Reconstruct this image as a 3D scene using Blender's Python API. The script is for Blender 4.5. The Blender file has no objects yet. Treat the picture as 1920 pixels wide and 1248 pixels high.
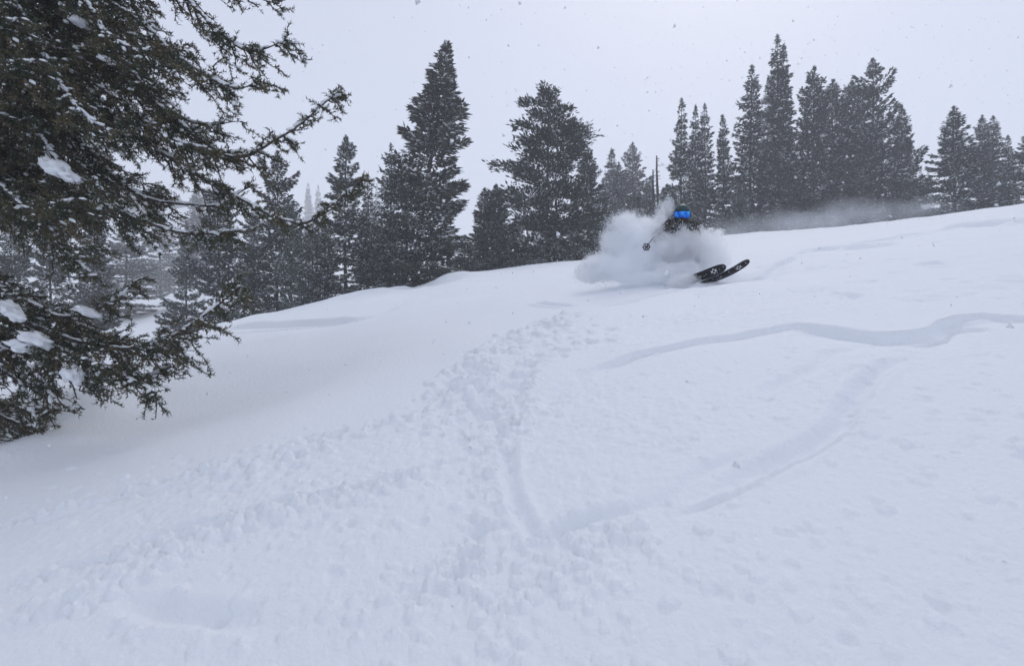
import bpy, bmesh, math, random, time
import numpy as np
from mathutils import Vector, Matrix
T0 = time.time()
R = math.radians
C = bpy.context.scene.collection
sc = bpy.context.scene

# ------------------------------------------------------------------ camera, world, sun, exposure
F = 1067.0                                     # focal length in pixels of the 1920 wide frame
cam_d = bpy.data.cameras.new('camera')
cam_d.sensor_width = 36; cam_d.lens = 36 * F / 1920
cam_d.clip_start = 0.05; cam_d.clip_end = 2000
cam_d.dof.use_dof = True; cam_d.dof.focus_distance = 8.5; cam_d.dof.aperture_fstop = 3.5
cam = bpy.data.objects.new('camera', cam_d); C.objects.link(cam)
cam.location = (0, 0, 0); cam.rotation_euler = (R(90), 0, 0)
sc.camera = cam

SUN_EL, SUN_AZ = 46, 22                        # azimuth from +Y towards +X
world = bpy.data.worlds.new('World'); sc.world = world; world.use_nodes = True
wn, wl = world.node_tree.nodes, world.node_tree.links
wn.clear()
wo = wn.new('ShaderNodeOutputWorld'); bg = wn.new('ShaderNodeBackground'); bg2 = wn.new('ShaderNodeBackground')
add = wn.new('ShaderNodeAddShader')
sky = wn.new('ShaderNodeTexSky'); sky.sky_type = 'NISHITA'; sky.sun_disc = False
sky.sun_elevation = R(SUN_EL); sky.sun_rotation = R(SUN_AZ)
bg.inputs['Strength'].default_value = 0.05
wl.new(sky.outputs[0], bg.inputs['Color'])
# overcast cloud deck: even pale grey with a faint large-scale mottling
tc = wn.new('ShaderNodeTexCoord'); nz = wn.new('ShaderNodeTexNoise'); cr = wn.new('ShaderNodeValToRGB')
nz.inputs['Scale'].default_value = 1.3; nz.inputs['Detail'].default_value = 2
wl.new(tc.outputs['Generated'], nz.inputs['Vector']); wl.new(nz.outputs[0], cr.inputs[0])
cr.color_ramp.elements[0].position = .3; cr.color_ramp.elements[0].color = (.503, .510, .586, 1)
cr.color_ramp.elements[1].position = .7; cr.color_ramp.elements[1].color = (.542, .550, .618, 1)
wl.new(cr.outputs[0], bg2.inputs['Color']); bg2.inputs['Strength'].default_value = 1.0
wl.new(bg.outputs[0], add.inputs[0]); wl.new(bg2.outputs[0], add.inputs[1]); wl.new(add.outputs[0], wo.inputs['Surface'])

sd = bpy.data.lights.new('sun', 'SUN'); sd.energy = 0.72; sd.angle = R(20); sd.color = (1, .97, .93)
sun = bpy.data.objects.new('sun', sd); C.objects.link(sun)
dv = Vector((math.sin(R(SUN_AZ)) * math.cos(R(SUN_EL)), math.cos(R(SUN_AZ)) * math.cos(R(SUN_EL)), math.sin(R(SUN_EL))))
sun.rotation_euler = dv.to_track_quat('Z', 'Y').to_euler()
sc.view_settings.view_transform = 'Standard'; sc.view_settings.look = 'None'
sc.view_settings.exposure = 0.0; sc.view_settings.gamma = 1; sc.view_settings.use_curve_mapping = False
cy = sc.cycles
cy.volume_bounces = 80; cy.max_bounces = 82; cy.diffuse_bounces = 4; cy.glossy_bounces = 3
cy.use_denoising = True; cy.volume_step_rate = 1.0; cy.volume_max_steps = 256

# ------------------------------------------------------------------ helpers
def mesh_np(name, verts, faces, mat=None, smooth=False):
    """faces: (n,k) int array, all the same k, or a list of such arrays"""
    if not isinstance(faces, (list, tuple)): faces = [faces]
    faces = [np.asarray(f, np.int32) for f in faces if len(f)]
    verts = np.asarray(verts, np.float32)
    me = bpy.data.meshes.new(name)
    me.vertices.add(len(verts)); me.vertices.foreach_set('co', verts.ravel())
    li = np.concatenate([f.ravel() for f in faces]); ks = np.concatenate([np.full(len(f), f.shape[1], np.int32) for f in faces])
    st = np.concatenate([[0], np.cumsum(ks)[:-1]]).astype(np.int32)
    me.loops.add(len(li)); me.loops.foreach_set('vertex_index', li)
    me.polygons.add(len(ks)); me.polygons.foreach_set('loop_start', st)
    if smooth: me.polygons.foreach_set('use_smooth', np.ones(len(ks), bool))
    me.update(calc_edges=True)
    if mat: me.materials.append(mat)
    return me
def obj(name, me, parent=None, **props):
    o = bpy.data.objects.new(name, me); C.objects.link(o)
    if parent: o.parent = parent
    for k, v in props.items(): o[k] = v
    return o
def thing(name, label, cat, loc=(0, 0, 0), group=None):
    o = bpy.data.objects.new(name, None); C.objects.link(o); o.location = loc
    o.empty_display_size = .2
    o['label'] = label; o['category'] = cat
    if group: o['group'] = group
    return o
class MB:
    """collects triangle/quad pieces as numpy arrays"""
    def __init__(s): s.v = []; s.f = {}; s.n = 0
    def add(s, v, f):
        v = np.asarray(v, float).reshape(-1, 3); f = np.asarray(f, int)
        s.v.append(v); s.f.setdefault(f.shape[1], []).append(f + s.n); s.n += len(v)
    def mesh(s, name, mat, smooth=False):
        return mesh_np(name, np.concatenate(s.v), [np.concatenate(a) for a in s.f.values()], mat, smooth)
def nrm(a): return a / np.maximum(np.linalg.norm(a, axis=-1, keepdims=True), 1e-9)
def tube(mb, pts, rad, n=8, cap=True):
    pts = np.asarray(pts, float); m = len(pts); rad = np.broadcast_to(rad, (m,))
    t = nrm(np.gradient(pts, axis=0)); ref = np.array([0, 0, 1.]) if abs(t[0, 2]) < .9 else np.array([1., 0, 0])
    a = nrm(np.cross(t, ref)); b = np.cross(t, a)
    th = np.linspace(0, 2 * np.pi, n, endpoint=False)
    v = pts[:, None] + rad[:, None, None] * (np.cos(th)[None, :, None] * a[:, None] + np.sin(th)[None, :, None] * b[:, None])
    i = np.arange(m - 1)[:, None] * n; j = np.arange(n)[None]; k = (j + 1) % n
    f = np.stack([i + j, i + k, i + n + k, i + n + j], -1).reshape(-1, 4)
    mb.add(v, f)
    if cap:
        for e, r in ((0, v[0]), (m - 1, v[-1])):
            vv = np.vstack([r, pts[e]]); ff = [(q, (q + 1) % n, n) for q in range(n)]
            mb.add(vv, np.array(ff))
def tubes3(mb, P0, P1, r0, r1):
    """many three-sided tapered sticks at once"""
    P0 = np.asarray(P0); P1 = np.asarray(P1); n = len(P0)
    if n == 0: return
    d = nrm(P1 - P0); ref = np.tile([0.1, .2, 1.], (n, 1)); a = nrm(np.cross(d, ref)); b = np.cross(d, a)
    vs = []
    for P, r in ((P0, r0), (P1, r1)):
        r = np.broadcast_to(r, (n,))[:, None]
        for k in range(3):
            vs.append(P + r * (math.cos(k * 2.094) * a + math.sin(k * 2.094) * b))
    v = np.stack(vs, 1)
    base = np.arange(n)[:, None, None] * 6
    f = (base + np.array([[0, 1, 4, 3], [1, 2, 5, 4], [2, 0, 3, 5]])[None]).reshape(-1, 4)
    mb.add(v, f)
def catmull(P, n):
    P = np.asarray(P, float); P = np.vstack([2 * P[0] - P[1], P, 2 * P[-1] - P[-2]])
    m = len(P) - 3; s = np.linspace(0, m - 1e-6, n); i = s.astype(int); t = (s - i)[:, None]
    a, b, c, d = P[i], P[i + 1], P[i + 2], P[i + 3]
    return .5 * (2 * b + (c - a) * t + (2 * a - 5 * b + 4 * c - d) * t * t + (3 * b - a - 3 * c + d) * t ** 3)
def hash2(ix, iy, seed):
    h = (ix.astype(np.uint32) * np.uint32(374761393) + iy.astype(np.uint32) * np.uint32(668265263) + np.uint32(seed * 2654435 + 11)) 
    h = (h ^ (h >> np.uint32(13))) * np.uint32(1274126177); h = h ^ (h >> np.uint32(16))
    return h
def gnoise(x, y, seed=0):
    ix = np.floor(x).astype(np.int64); iy = np.floor(y).astype(np.int64); fx = x - ix; fy = y - iy
    u = fx * fx * fx * (fx * (fx * 6 - 15) + 10); w = fy * fy * fy * (fy * (fy * 6 - 15) + 10)
    def g(a, b, dx, dy):
        th = hash2(a, b, seed).astype(np.float64) * (2 * np.pi / 4294967296.0)
        return np.cos(th) * dx + np.sin(th) * dy
    n00 = g(ix, iy, fx, fy); n10 = g(ix + 1, iy, fx - 1, fy); n01 = g(ix, iy + 1, fx, fy - 1); n11 = g(ix + 1, iy + 1, fx - 1, fy - 1)
    return 1.4 * ((n00 * (1 - u) + n10 * u) * (1 - w) + (n01 * (1 - u) + n11 * u) * w)
def fbm(x, y, sc_, octv, seed=0, gain=.5):
    s = np.zeros_like(x, dtype=float); a = 1.
    for o in range(octv):
        s += a * gnoise(x * sc_ * 2 ** o + 17.3 * o, y * sc_ * 2 ** o - 9.1 * o, seed + o); a *= gain
    return s
def sstep(a, b, x):
    t = np.clip((x - a) / (b - a), 0, 1); return t * t * (3 - 2 * t)

# ------------------------------------------------------------------ materials
def mat_new(name):
    m = bpy.data.materials.new(name); m.use_nodes = True
    return m, m.node_tree.nodes, m.node_tree.links, m.node_tree.nodes['Principled BSDF']
def noise_mat(name, c1, c2, scale=6, rough=.7, bump=0, bscale=60, detail=4, lo=.35, hi=.65, spec=.3, dist=.02, coord='Object', metallic=0, vary=0):
    m, N, L, p = mat_new(name)
    t = N.new('ShaderNodeTexCoord'); n = N.new('ShaderNodeTexNoise'); r = N.new('ShaderNodeValToRGB')
    n.inputs['Scale'].default_value = scale; n.inputs['Detail'].default_value = detail
    L.new(t.outputs[coord], n.inputs['Vector']); L.new(n.outputs[0], r.inputs[0])
    r.color_ramp.elements[0].position = lo; r.color_ramp.elements[0].color = (*c1, 1)
    r.color_ramp.elements[1].position = hi; r.color_ramp.elements[1].color = (*c2, 1)
    if vary:                                                # every tree a little different in tone
        oi = N.new('ShaderNodeObjectInfo'); hs = N.new('ShaderNodeHueSaturation'); mr = N.new('ShaderNodeMapRange'); mh = N.new('ShaderNodeMapRange')
        mr.inputs['To Min'].default_value = 1 - vary; mr.inputs['To Max'].default_value = 1 + vary; mh.inputs['To Min'].default_value = .46; mh.inputs['To Max'].default_value = .53
        L.new(oi.outputs['Random'], mr.inputs['Value']); L.new(oi.outputs['Random'], mh.inputs['Value'])
        L.new(mr.outputs[0], hs.inputs['Value']); L.new(mh.outputs[0], hs.inputs['Hue']); L.new(r.outputs[0], hs.inputs['Color']); L.new(hs.outputs[0], p.inputs['Base Color'])
    else: L.new(r.outputs[0], p.inputs['Base Color'])
    p.inputs['Roughness'].default_value = rough
    p.inputs['Specular IOR Level'].default_value = spec; p.inputs['Metallic'].default_value = metallic
    if bump:
        b = N.new('ShaderNodeBump'); n2 = N.new('ShaderNodeTexNoise'); n2.inputs['Scale'].default_value = bscale; n2.inputs['Detail'].default_value = 3
        L.new(t.outputs[coord], n2.inputs['Vector']); L.new(n2.outputs[0], b.inputs['Height'])
        b.inputs['Strength'].default_value = bump; b.inputs['Distance'].default_value = dist; L.new(b.outputs[0], p.inputs['Normal'])
    return m
M = {}
def snow_mat(name, b1, b2):
    m, N, L, p = mat_new(name)
    p.inputs['Base Color'].default_value = (.870, .905, .940, 1); p.inputs['Roughness'].default_value = .62
    p.inputs['Specular IOR Level'].default_value = .18
    t = N.new('ShaderNodeTexCoord'); n1 = N.new('ShaderNodeTexNoise'); n2 = N.new('ShaderNodeTexNoise')
    n1.inputs['Scale'].default_value = 34; n1.inputs['Detail'].default_value = 7; n1.inputs['Roughness'].default_value = .6
    n2.inputs['Scale'].default_value = 190; n2.inputs['Detail'].default_value = 2
    for n in (n1, n2): L.new(t.outputs['Object'], n.inputs['Vector'])
    ba = N.new('ShaderNodeBump'); bb = N.new('ShaderNodeBump')
    ba.inputs['Strength'].default_value = b1; ba.inputs['Distance'].default_value = .02
    bb.inputs['Strength'].default_value = b2; bb.inputs['Distance'].default_value = .004
    L.new(n1.outputs[0], ba.inputs['Height']); L.new(n2.outputs[0], bb.inputs['Height']); L.new(ba.outputs[0], bb.inputs['Normal']); L.new(bb.outputs[0], p.inputs['Normal'])
    return m
M['snow'] = snow_mat('snow', .55, .6)
M['snow_lump'] = snow_mat('settled_snow', .3, .2)
M['needle_near'] = noise_mat('fir_needles_near', (.027, .050, .026), (.125, .096, .046), scale=7, rough=.55, lo=.36, hi=.68, spec=.35)
M['bark_near'] = noise_mat('fir_bark_near', (.030, .025, .022), (.12, .10, .09), scale=30, rough=.9, bump=.5, bscale=80)
M['needle'] = noise_mat('conifer_needles', (.022, .035, .028), (.072, .092, .072), scale=1.2, rough=.7, detail=6, vary=.35)
M['needle_dark'] = noise_mat('dark_conifer_needles', (.017, .025, .025), (.052, .062, .058), scale=1.2, rough=.7, detail=6, vary=.30)
M['needle_olive'] = noise_mat('olive_conifer_needles', (.022, .030, .020), (.075, .078, .052), scale=1.4, rough=.7, detail=6)
M['bark'] = noise_mat('conifer_bark', (.02, .018, .017), (.07, .06, .055), scale=8, rough=.9)
def plain(name, c, rough=.5, metallic=0, spec=.5, coat=0):
    return noise_mat(name, tuple(x * .85 for x in c), tuple(min(1, x * 1.12) for x in c), scale=40, rough=rough, spec=spec, metallic=metallic)

# ------------------------------------------------------------------ terrain
HC = 1.4                                                     # eye height over the snow
qs = np.array([(u - 960) / F for u in (-700, -400, 0, 200, 300, 385, 430, 560, 680, 770, 860, 1000, 1090, 1200, 1340, 1450, 1560, 1650, 1750, 1850, 1920, 2100, 2600)])
es = np.array([(624 - v) / F for v in (760, 700, 680, 655, 640, 615, 602, 572, 546, 538, 512, 496, 487, 465, 443, 434, 426, 417, 406, 390, 382, 360, 330)])
yq = np.array([-1.6, -.9, -.5, -.2, .1, .35, .6, .9, 1.6]); yv = np.array([11, 14, 16, 19, 21, 24, 20, 17, 12.])
phis = np.linspace(-math.pi, math.pi, 1441)
front = np.abs(phis) < 1.0
qq = np.tan(np.clip(phis, -1.0, 1.0))
rc_t = np.interp(qq, yq, yv) / np.cos(np.clip(phis, -1.0, 1.0))
er_t = np.interp(qq, qs, es) * np.cos(np.clip(phis, -1.0, 1.0))            # elevation per radial metre
back = np.abs(phis) > 1.0
rc_t[back] = rc_t[back] + (np.abs(phis[back]) - 1.0) * 30
k = np.exp(-np.linspace(-2.2, 2.2, 9) ** 2 / 2); k /= k.sum()
er_t = np.convolve(np.pad(er_t, 4, 'edge'), k, 'valid')
k2 = np.ones(41) / 41
rc_t = np.convolve(np.pad(rc_t, 20, 'edge'), k2, 'valid')
def gy(y):
    yp = np.maximum(y, 0)
    return np.where(y > 0, .145 * yp + .8 * (1 - np.exp(-yp / 3.5)), .33 * np.maximum(y, -30))
def plane(x, y):
    return -HC + .13 * x + gy(y) - .05 * np.maximum(-(x + 1.5), 0) * np.exp(-((y - 4) / 3) ** 2)
wfront_t = sstep(1.25, .95, np.abs(phis))
def base_z(x, y):
    x = np.asarray(x, float); y = np.asarray(y, float)
    r = np.hypot(x, y); ph = np.arctan2(x, y)
    rc = np.interp(ph, phis, rc_t); er = np.interp(ph, phis, er_t); wf = np.interp(ph, phis, wfront_t)
    zc0 = plane(rc * np.sin(ph), rc * np.cos(ph))
    zc = zc0 + (er * rc - zc0) * wf
    z = plane(x, y) + (zc - zc0) * sstep(.45, 1.0, r / rc)
    s = np.maximum(r - rc, 0)
    left = sstep(.62, -.9, ph / .5) * 0 + sstep(-.22, -.5, ph)
    esl = np.where(wf > .01, er, 0)
    # beyond the crest the ground falls a little below the line of sight, on the left into a gully that rises again
    drop = (.035 + .10 * left) * s * np.exp(-s / 60) + .25 * (1 - np.exp(-s / 1.2))
    zf = zc + esl * s - drop + left * (8.5 * sstep(12, 62, s) + 38 * sstep(60, 230, s))
    zb = zc + 0 * s
    zz = np.where(r > rc, zf * wf + zb * (1 - wf), z)
    return zz
def W(u, v, y):                                              # a direction from the viewpoint taken out to depth y
    return np.array([(u - 960) / F * y, y, (624 - v) / F * y])
_ys = np.geomspace(1.0, 26, 900)
def on_snow(u, v):
    q = (u - 960) / F; e = (624 - v) / F
    z = base_z(q * _ys, _ys); d = z / _ys - e
    i = int(np.argmax(d > 0)) if (d > 0).any() else int(np.argmax(d))
    y = _ys[i]; return np.array([q * y, y])
def line(*uv): return np.array([on_snow(u, v) for u, v in uv])

# polar sheet, fine near the viewer, reaching far past the last tree
rad = [0.25, .6, 0.9, 1.15]; 
while rad[-1] < 420:
    r = rad[-1]
    rad.append(r + (0.0098 if r < 3.4 else .0031 * r if r < 9 else .0065 * r if r < 28 else .035 * r))
rad = np.array(rad)
a_f = np.linspace(-.86, .86, 850)
a_b = np.linspace(.86, 2 * math.pi - .86, 130)[1:-1]
ang = np.concatenate([a_f, a_b]); NA = len(ang); NR = len(rad)
RR, AA = np.meshgrid(rad, ang, indexing='ij')
X = RR * np.sin(AA); Y = RR * np.cos(AA)
Z = base_z(X, Y)
D = np.zeros_like(Z)
def seg_dist(X, Y, P):
    best = np.full(X.shape, 1e9); sgn = np.zeros(X.shape); par = np.zeros(X.shape)
    L = np.concatenate([[0], np.cumsum(np.linalg.norm(np.diff(P, axis=0), axis=1))])
    for i in range(len(P) - 1):
        a, b = P[i], P[i + 1]; d = b - a; l2 = d @ d + 1e-12
        t = np.clip(((X - a[0]) * d[0] + (Y - a[1]) * d[1]) / l2, 0, 1)
        dx = X - a[0] - t * d[0]; dy = Y - a[1] - t * d[1]; ds = np.hypot(dx, dy)
        c = d[0] * (Y - a[1]) - d[1] * (X - a[0])
        m = ds < best
        best = np.where(m, ds, best); sgn = np.where(m, np.sign(c), sgn); par = np.where(m, (L[i] + t * math.sqrt(l2)) / L[-1], par)
    return best, sgn, par
WX = X + .10 * fbm(X, Y, 1.4, 3, 5); WY = Y + .10 * fbm(X, Y, 1.4, 3, 9)     # wobble so lines are never ruler straight
def carve(P, kind, amp, w, taper=.12, wob=1.0, reach=None):
    global D
    P = catmull(P, 4 * len(P)); reach = reach or w * 6
    bb = (X > P[:, 0].min() - reach - .3) & (X < P[:, 0].max() + reach + .3) & (Y > P[:, 1].min() - reach - .3) & (Y < P[:, 1].max() + reach + .3)
    idx = np.nonzero(bb)
    x = X[idx] * (1 - wob) + WX[idx] * wob; y = Y[idx] * (1 - wob) + WY[idx] * wob
    d, s, t = seg_dist(x, y, P)
    tp = sstep(0, taper, t) * sstep(1, 1 - taper, t) if taper > 0 else 1
    ds = d * s
    if kind == 'step':                                       # left-hand side high, right-hand side cut down
        h = np.where(ds > 0, .35 * np.exp(-ds / (w * 4)), -.65 * np.exp(ds / (w * 3.0))) * 1.0
        mid = np.clip(ds / w * .5 + .5, 0, 1); mid = mid * mid * (3 - 2 * mid)
        h = mid * .35 * np.exp(-np.maximum(ds, 0) / (w * 4)) - (1 - mid) * .65 * np.exp(np.minimum(ds, 0) / (w * 3))
    elif kind == 'groove':
        h = -np.exp(-(d / w) ** 2) + .32 * np.exp(-((d - 1.7 * w) / (.7 * w)) ** 2)
    elif kind == 'ridge':
        h = np.exp(-(d / w) ** 2)
    D[idx] += amp * tp * h
def mask_line(P, w, soft):
    P = catmull(P, 3 * len(P)); d, s, t = seg_dist(X, Y, P); return sstep(w + soft, w, d)
nearm = RR < 32

# broad drifts
D += .05 * fbm(X, Y, .35, 3, 21) * sstep(1.5, 5, RR) * sstep(60, 20, RR)
# undisturbed / broken snow: left above the ragged edge is smooth, everything below it is broken
EDGE = line((-60, 985), (60, 950), (200, 905), (300, 885), (390, 866), (500, 846), (600, 812), (700, 790), (790, 775), (790, 735), (840, 690), (930, 640), (1010, 600), (1090, 580))
d, s, t = seg_dist(WX, WY, catmull(EDGE, 50))
broken = np.where(s < 0, sstep(-.02, .25, d), sstep(.10, 0, d))
broken *= np.where(Y > 0, 1, .5)
UP = line((1090, 580), (1200, 560), (1400, 520), (1600, 480), (1920, 420))
far_s = sstep(5.2, 7.2, RR)                                  # the upper slope is mostly smooth again
broken = np.clip(broken * (1 - .72 * far_s), 0, 1)
patch = np.clip(.40 + 2.2 * fbm(X, Y, .5, 3, 31), 0.03, 1.6)
# fall-line grain: the roughness is drawn out along the slope
gx = X * .80 + Y * .60; gyy = -X * .60 + Y * .80
rough = .5 * fbm(gx, gyy * 1.9, 3.2, 3, 41, .55) + .5 * np.abs(fbm(gx, gyy * 1.4, 7.5, 4, 47, .6)) * -1
D += np.where(nearm, .0085 * rough * broken * patch, 0)
fine = fbm(X, Y, 16, 3, 53, .6)
D += np.where(RR < 14, .0036 * fine * np.clip(broken + .10, 0, 1) * patch, 0)
D += np.where(nearm, .016 * fbm(gx * .6, gyy, .9, 3, 61), 0)
chop = np.maximum(0, fbm(gx * .7, gyy * 1.3, 13, 3, 71, .55)) ** 1.5 * sstep(.15, .75, fbm(gx * .45, gyy * 1.2, 1.1, 3, 73))
D += np.where(RR < 12, .016 * chop * broken, 0)

# crust lips and old tracks (left of the direction of travel is the high side)
carve(line((1120, 700), (1200, 678), (1300, 655), (1400, 636), (1480, 618), (1540, 624), (1620, 636), (1700, 632), (1760, 612), (1830, 594), (1920, 600), (2050, 590)), 'step', .070, .020, .12, .8)
carve(line((1440, 628), (1500, 622), (1560, 628), (1640, 637), (1720, 628), (1790, 604), (1880, 600), (1960, 604)), 'step', .075, .05, .3, 1.3)
carve(line((1640, 646), (1720, 640), (1790, 618), (1860, 616), (1930, 622)), 'step', .05, .02, .3, 1.6)
carve(line((960, 790), (1030, 745), (1090, 715), (1150, 692), (1230, 672)), 'step', .035, .03, .2)
carve(line((1245, 955), (1330, 927), (1430, 880), (1520, 830), (1580, 780), (1620, 725), (1660, 690), (1740, 665)), 'groove', .042, .045, .25, .3)
carve(line((1235, 965), (1330, 940), (1430, 893), (1530, 838), (1600, 775)), 'step', .042, .014, .2, .4)
carve(line((1640, 650), (1540, 690), (1450, 735), (1400, 765)), 'groove', .02, .05, .25)
carve(line((962, 800), (958, 860), (966, 930), (985, 985), (1020, 1008), (1062, 996), (1150, 962), (1240, 925)), 'groove', .028, .034, .2, .5)
carve(line((1050, 996), (1150, 960), (1240, 925), (1330, 880), (1420, 830)), 'step', .03, .03, .25)
carve(line((975, 690), (1000, 660), (1050, 630), (1110, 610)), 'step', .035, .02, .2)
carve(line((1000, 568), (1030, 572), (1060, 573), (1092, 570)), 'groove', .09, .05, .3, .2)
carve(line((1110, 577), (1180, 566), (1250, 550), (1290, 536), (1350, 530), (1430, 524)), 'groove', .045, .05, .2)
carve(line((1270, 545), (1340, 525), (1400, 520), (1450, 500), (1500, 480)), 'step', .10, .05, .2)
carve(line((1450, 486), (1560, 470), (1700, 444), (1800, 428), (1930, 412)), 'groove', .10, .10, .15)
carve(line((1480, 476), (1600, 466), (1700, 452)), 'step', .10, .08, .2)
carve(line((1820, 428), (1870, 420), (1940, 414)), 'groove', .22, .25, .3, .5)
carve(line((1700, 497), (1740, 495), (1780, 492)), 'groove', .07, .09, .3)
carve(line((1560, 548), (1600, 556), (1625, 560)), 'groove', .05, .06, .3)
carve(line((-80, 1010), (60, 975), (200, 930), (330, 880), (430, 855)), 'step', .035, .010, .2, 1.4)
carve(line((-60, 1110), (80, 1080), (200, 1040), (330, 985), (470, 955), (600, 925), (700, 905), (800, 880), (900, 850)), 'step', .040, .012, .2, 1.3)
carve(line((-60, 1190), (60, 1160), (180, 1110), (280, 1060), (400, 1000), (560, 945)), 'ridge', .025, .05, .2)
carve(line((200, 1118), (260, 1140), (330, 1156), (420, 1165), (530, 1158)), 'groove', .030, .050, .35, .9)
# shelf on the left, with its thin dark lip
carve(line((380, 634), (453, 620), (540, 611), (620, 603), (700, 596)), 'step', .15, .06, .2, .3)
carve(line((860, 556), (770, 562), (700, 575), (600, 590), (500, 600), (400, 607)), 'step', .42, .20, .15, .2)
carve(line((560, 584), (650, 556), (720, 546), (800, 545)), 'ridge', .07, .35, .25)
carve(line((755, 545), (800, 530), (850, 526)), 'groove', .25, .45, .3, .5)

# lumps and footprints, stamped where the snow was thrown about
rng = np.random.default_rng(7)
def stamp(cx, cy_, r, h, sq=.8, rot=0., rad_mul=1.0):
    rr = math.hypot(cx, cy_); aa = math.atan2(cx, cy_)
    if rr < 1.2 or abs(aa) > .85 or rr > 28: return
    i0 = np.searchsorted(rad, rr - r); i1 = np.searchsorted(rad, rr + r) + 1
    da = r / rr; j0 = np.searchsorted(a_f, aa - da); j1 = np.searchsorted(a_f, aa + da) + 1
    x = X[i0:i1, j0:j1] - cx; y = Y[i0:i1, j0:j1] - cy_
    c, s_ = math.cos(rot), math.sin(rot); xr = (x * c + y * s_); yr = (-x * s_ + y * c) / sq
    q = np.hypot(xr, yr) / r; q += .18 * gnoise(X[i0:i1, j0:j1] * 9 / (r * 9 + .2), Y[i0:i1, j0:j1] * 9 / (r * 9 + .2), 77)
    D[i0:i1, j0:j1] += h * np.clip(1 - q ** 2, 0, 1) ** (.42 if h > 0 else .8) * (q < 1)
def scatter(P, width, n, rmin, rmax, hfac, sign=1):
    P = catmull(P, 60); L = np.linalg.norm(np.diff(P, axis=0), axis=1); cum = np.concatenate([[0], np.cumsum(L)]) / L.sum()
    for _ in range(n):
        t = rng.random(); i = min(np.searchsorted(cum, t), 59); p = P[i]
        off = rng.normal(0, width, 2); r = rmin + (rmax - rmin) * rng.random() ** 2.5
        sg = sign if sign else rng.choice([-1, 1])
        stamp(p[0] + off[0], p[1] + off[1], r, sg * r * hfac * rng.uniform(.5, 1.2), rng.uniform(.6, 1), rng.uniform(0, 3))
foot = line((955, 790), (925, 850), (905, 920), (915, 980), (880, 1050), (800, 1110))
scatter(foot, .050, 260, .006, .036, .42, 1)
scatter(foot, .045, 44, .028, .055, -.55)
scatter(line((965, 800), (1000, 740), (990, 700), (1040, 640), (1085, 600)), .06, 160, .012, .05, .5, 0)
deb = line((830, 750), (880, 700), (930, 660), (1000, 620), (1070, 590))
scatter(deb, .12, 480, .006, .070, .48, 1)
scatter(deb, .14, 40, .05, .12, -.28)
scatter(line((860, 740), (900, 700), (930, 740), (900, 790)), .14, 160, .02, .09, .45, 0)
scatter(line((1000, 690), (1080, 650), (1140, 620)), .14, 80, .02, .08, .4, 0)
scatter(line((400, 862), (520, 842), (610, 810), (700, 792), (780, 782), (960, 770)), .10, 260, .012, .05, .5, 0)
scatter(line((100, 920), (300, 890), (450, 900), (600, 860)), .16, 220, .012, .045, .45, 0)
scatter(line((850, 1050), (930, 1090), (1050, 1050), (1200, 1010)), .14, 260, .010, .042, .42, 1)
scatter(line((600, 1100), (750, 1150), (900, 1200), (1200, 1200)), .18, 240, .008, .035, .4, 1)
scatter(line((-40, 1115), (200, 1048), (330, 1000), (470, 965), (600, 935), (800, 890)), .035, 260, .010, .035, .6, 1)
scatter(line((-40, 1175), (100, 1140), (250, 1075), (400, 1005), (560, 950)), .05, 220, .010, .04, .55, 1)
scatter(line((-60, 1005), (200, 925), (330, 885), (430, 862)), .03, 160, .010, .03, .6, 1)
scatter(line((1400, 1000), (1500, 1080), (1650, 1150), (1800, 1200)), .26, 260, .008, .032, .30, 0)
scatter(line((1650, 800), (1750, 760), (1850, 800), (1900, 900)), .40, 300, .010, .042, .32, 0)
scatter(line((1200, 900), (1300, 840), (1400, 780), (1500, 720)), .25, 110, .008, .030, .30, 0)
scatter(line((1000, 780), (1200, 730), (1500, 660)), .30, 110, .008, .038, .30, 0)
scatter(line((200, 1180), (400, 1060), (600, 980), (850, 900)), .18, 160, .012, .045, .4, 0)
for _ in range(150):
    a = rng.uniform(-.8, .8); r = rng.uniform(1.4, 5.5); stamp(r * math.sin(a), r * math.cos(a), rng.uniform(.008, .028), rng.uniform(-.008, .011), .8, rng.uniform(0, 3))
for _ in range(200):
    p = on_snow(rng.uniform(1300, 1920), rng.uniform(400, 560)); stamp(p[0], p[1], rng.uniform(.05, .22), rng.uniform(-.02, .02), .7, rng.uniform(0, 3))
D = np.where(RR < 6, np.where(D < -.05, -.05 + (D + .05) * .35, np.where(D > .05, .05 + (D - .05) * .35, D)), D)
# a well in the snow round the big fir at the left
TX, TY = -4.45, 4.4
dt = np.hypot(X - TX, Y - TY)
D += -.28 * np.exp(-(dt / .55) ** 2) + .12 * np.exp(-((dt - 1.0) / .35) ** 2)
# windblown hollow shaded by it
D += -.20 * np.exp(-(((X + 2.6) / 1.2) ** 2 + ((Y - 5.2) / 1.5) ** 2))
# moat where the skis cut in and the snow heaped beside them
D += .015 * np.exp(-(((X - 2.75) / .45) ** 2 + ((Y - 6.6) / .12) ** 2)) - .15 * np.exp(-(((X - 2.50) / .50) ** 2 + ((Y - 7.18) / .30) ** 2))
Z = Z + D
verts = np.stack([X, Y, Z], -1).reshape(-1, 3)
i = np.arange(NR - 1)[:, None] * NA; j = np.arange(NA)[None]; k = (j + 1) % NA
faces = np.stack([i + j, i + NA + j, i + NA + k, i + k], -1).reshape(-1, 4)[:, ::-1]
cv = np.array([[0, 0, Z[0].mean()]]); nv = len(verts)
fan = np.stack([np.full(NA, nv), np.arange(NA), (np.arange(NA) + 1) % NA], -1)[:, ::-1]
ground = obj('snow_slope', mesh_np('snow_slope', np.vstack([verts, cv]), [faces, fan], M['snow'], True), kind='structure')
ground['label'] = 'white powder snow slope with old ski tracks and broken lumps'
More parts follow.
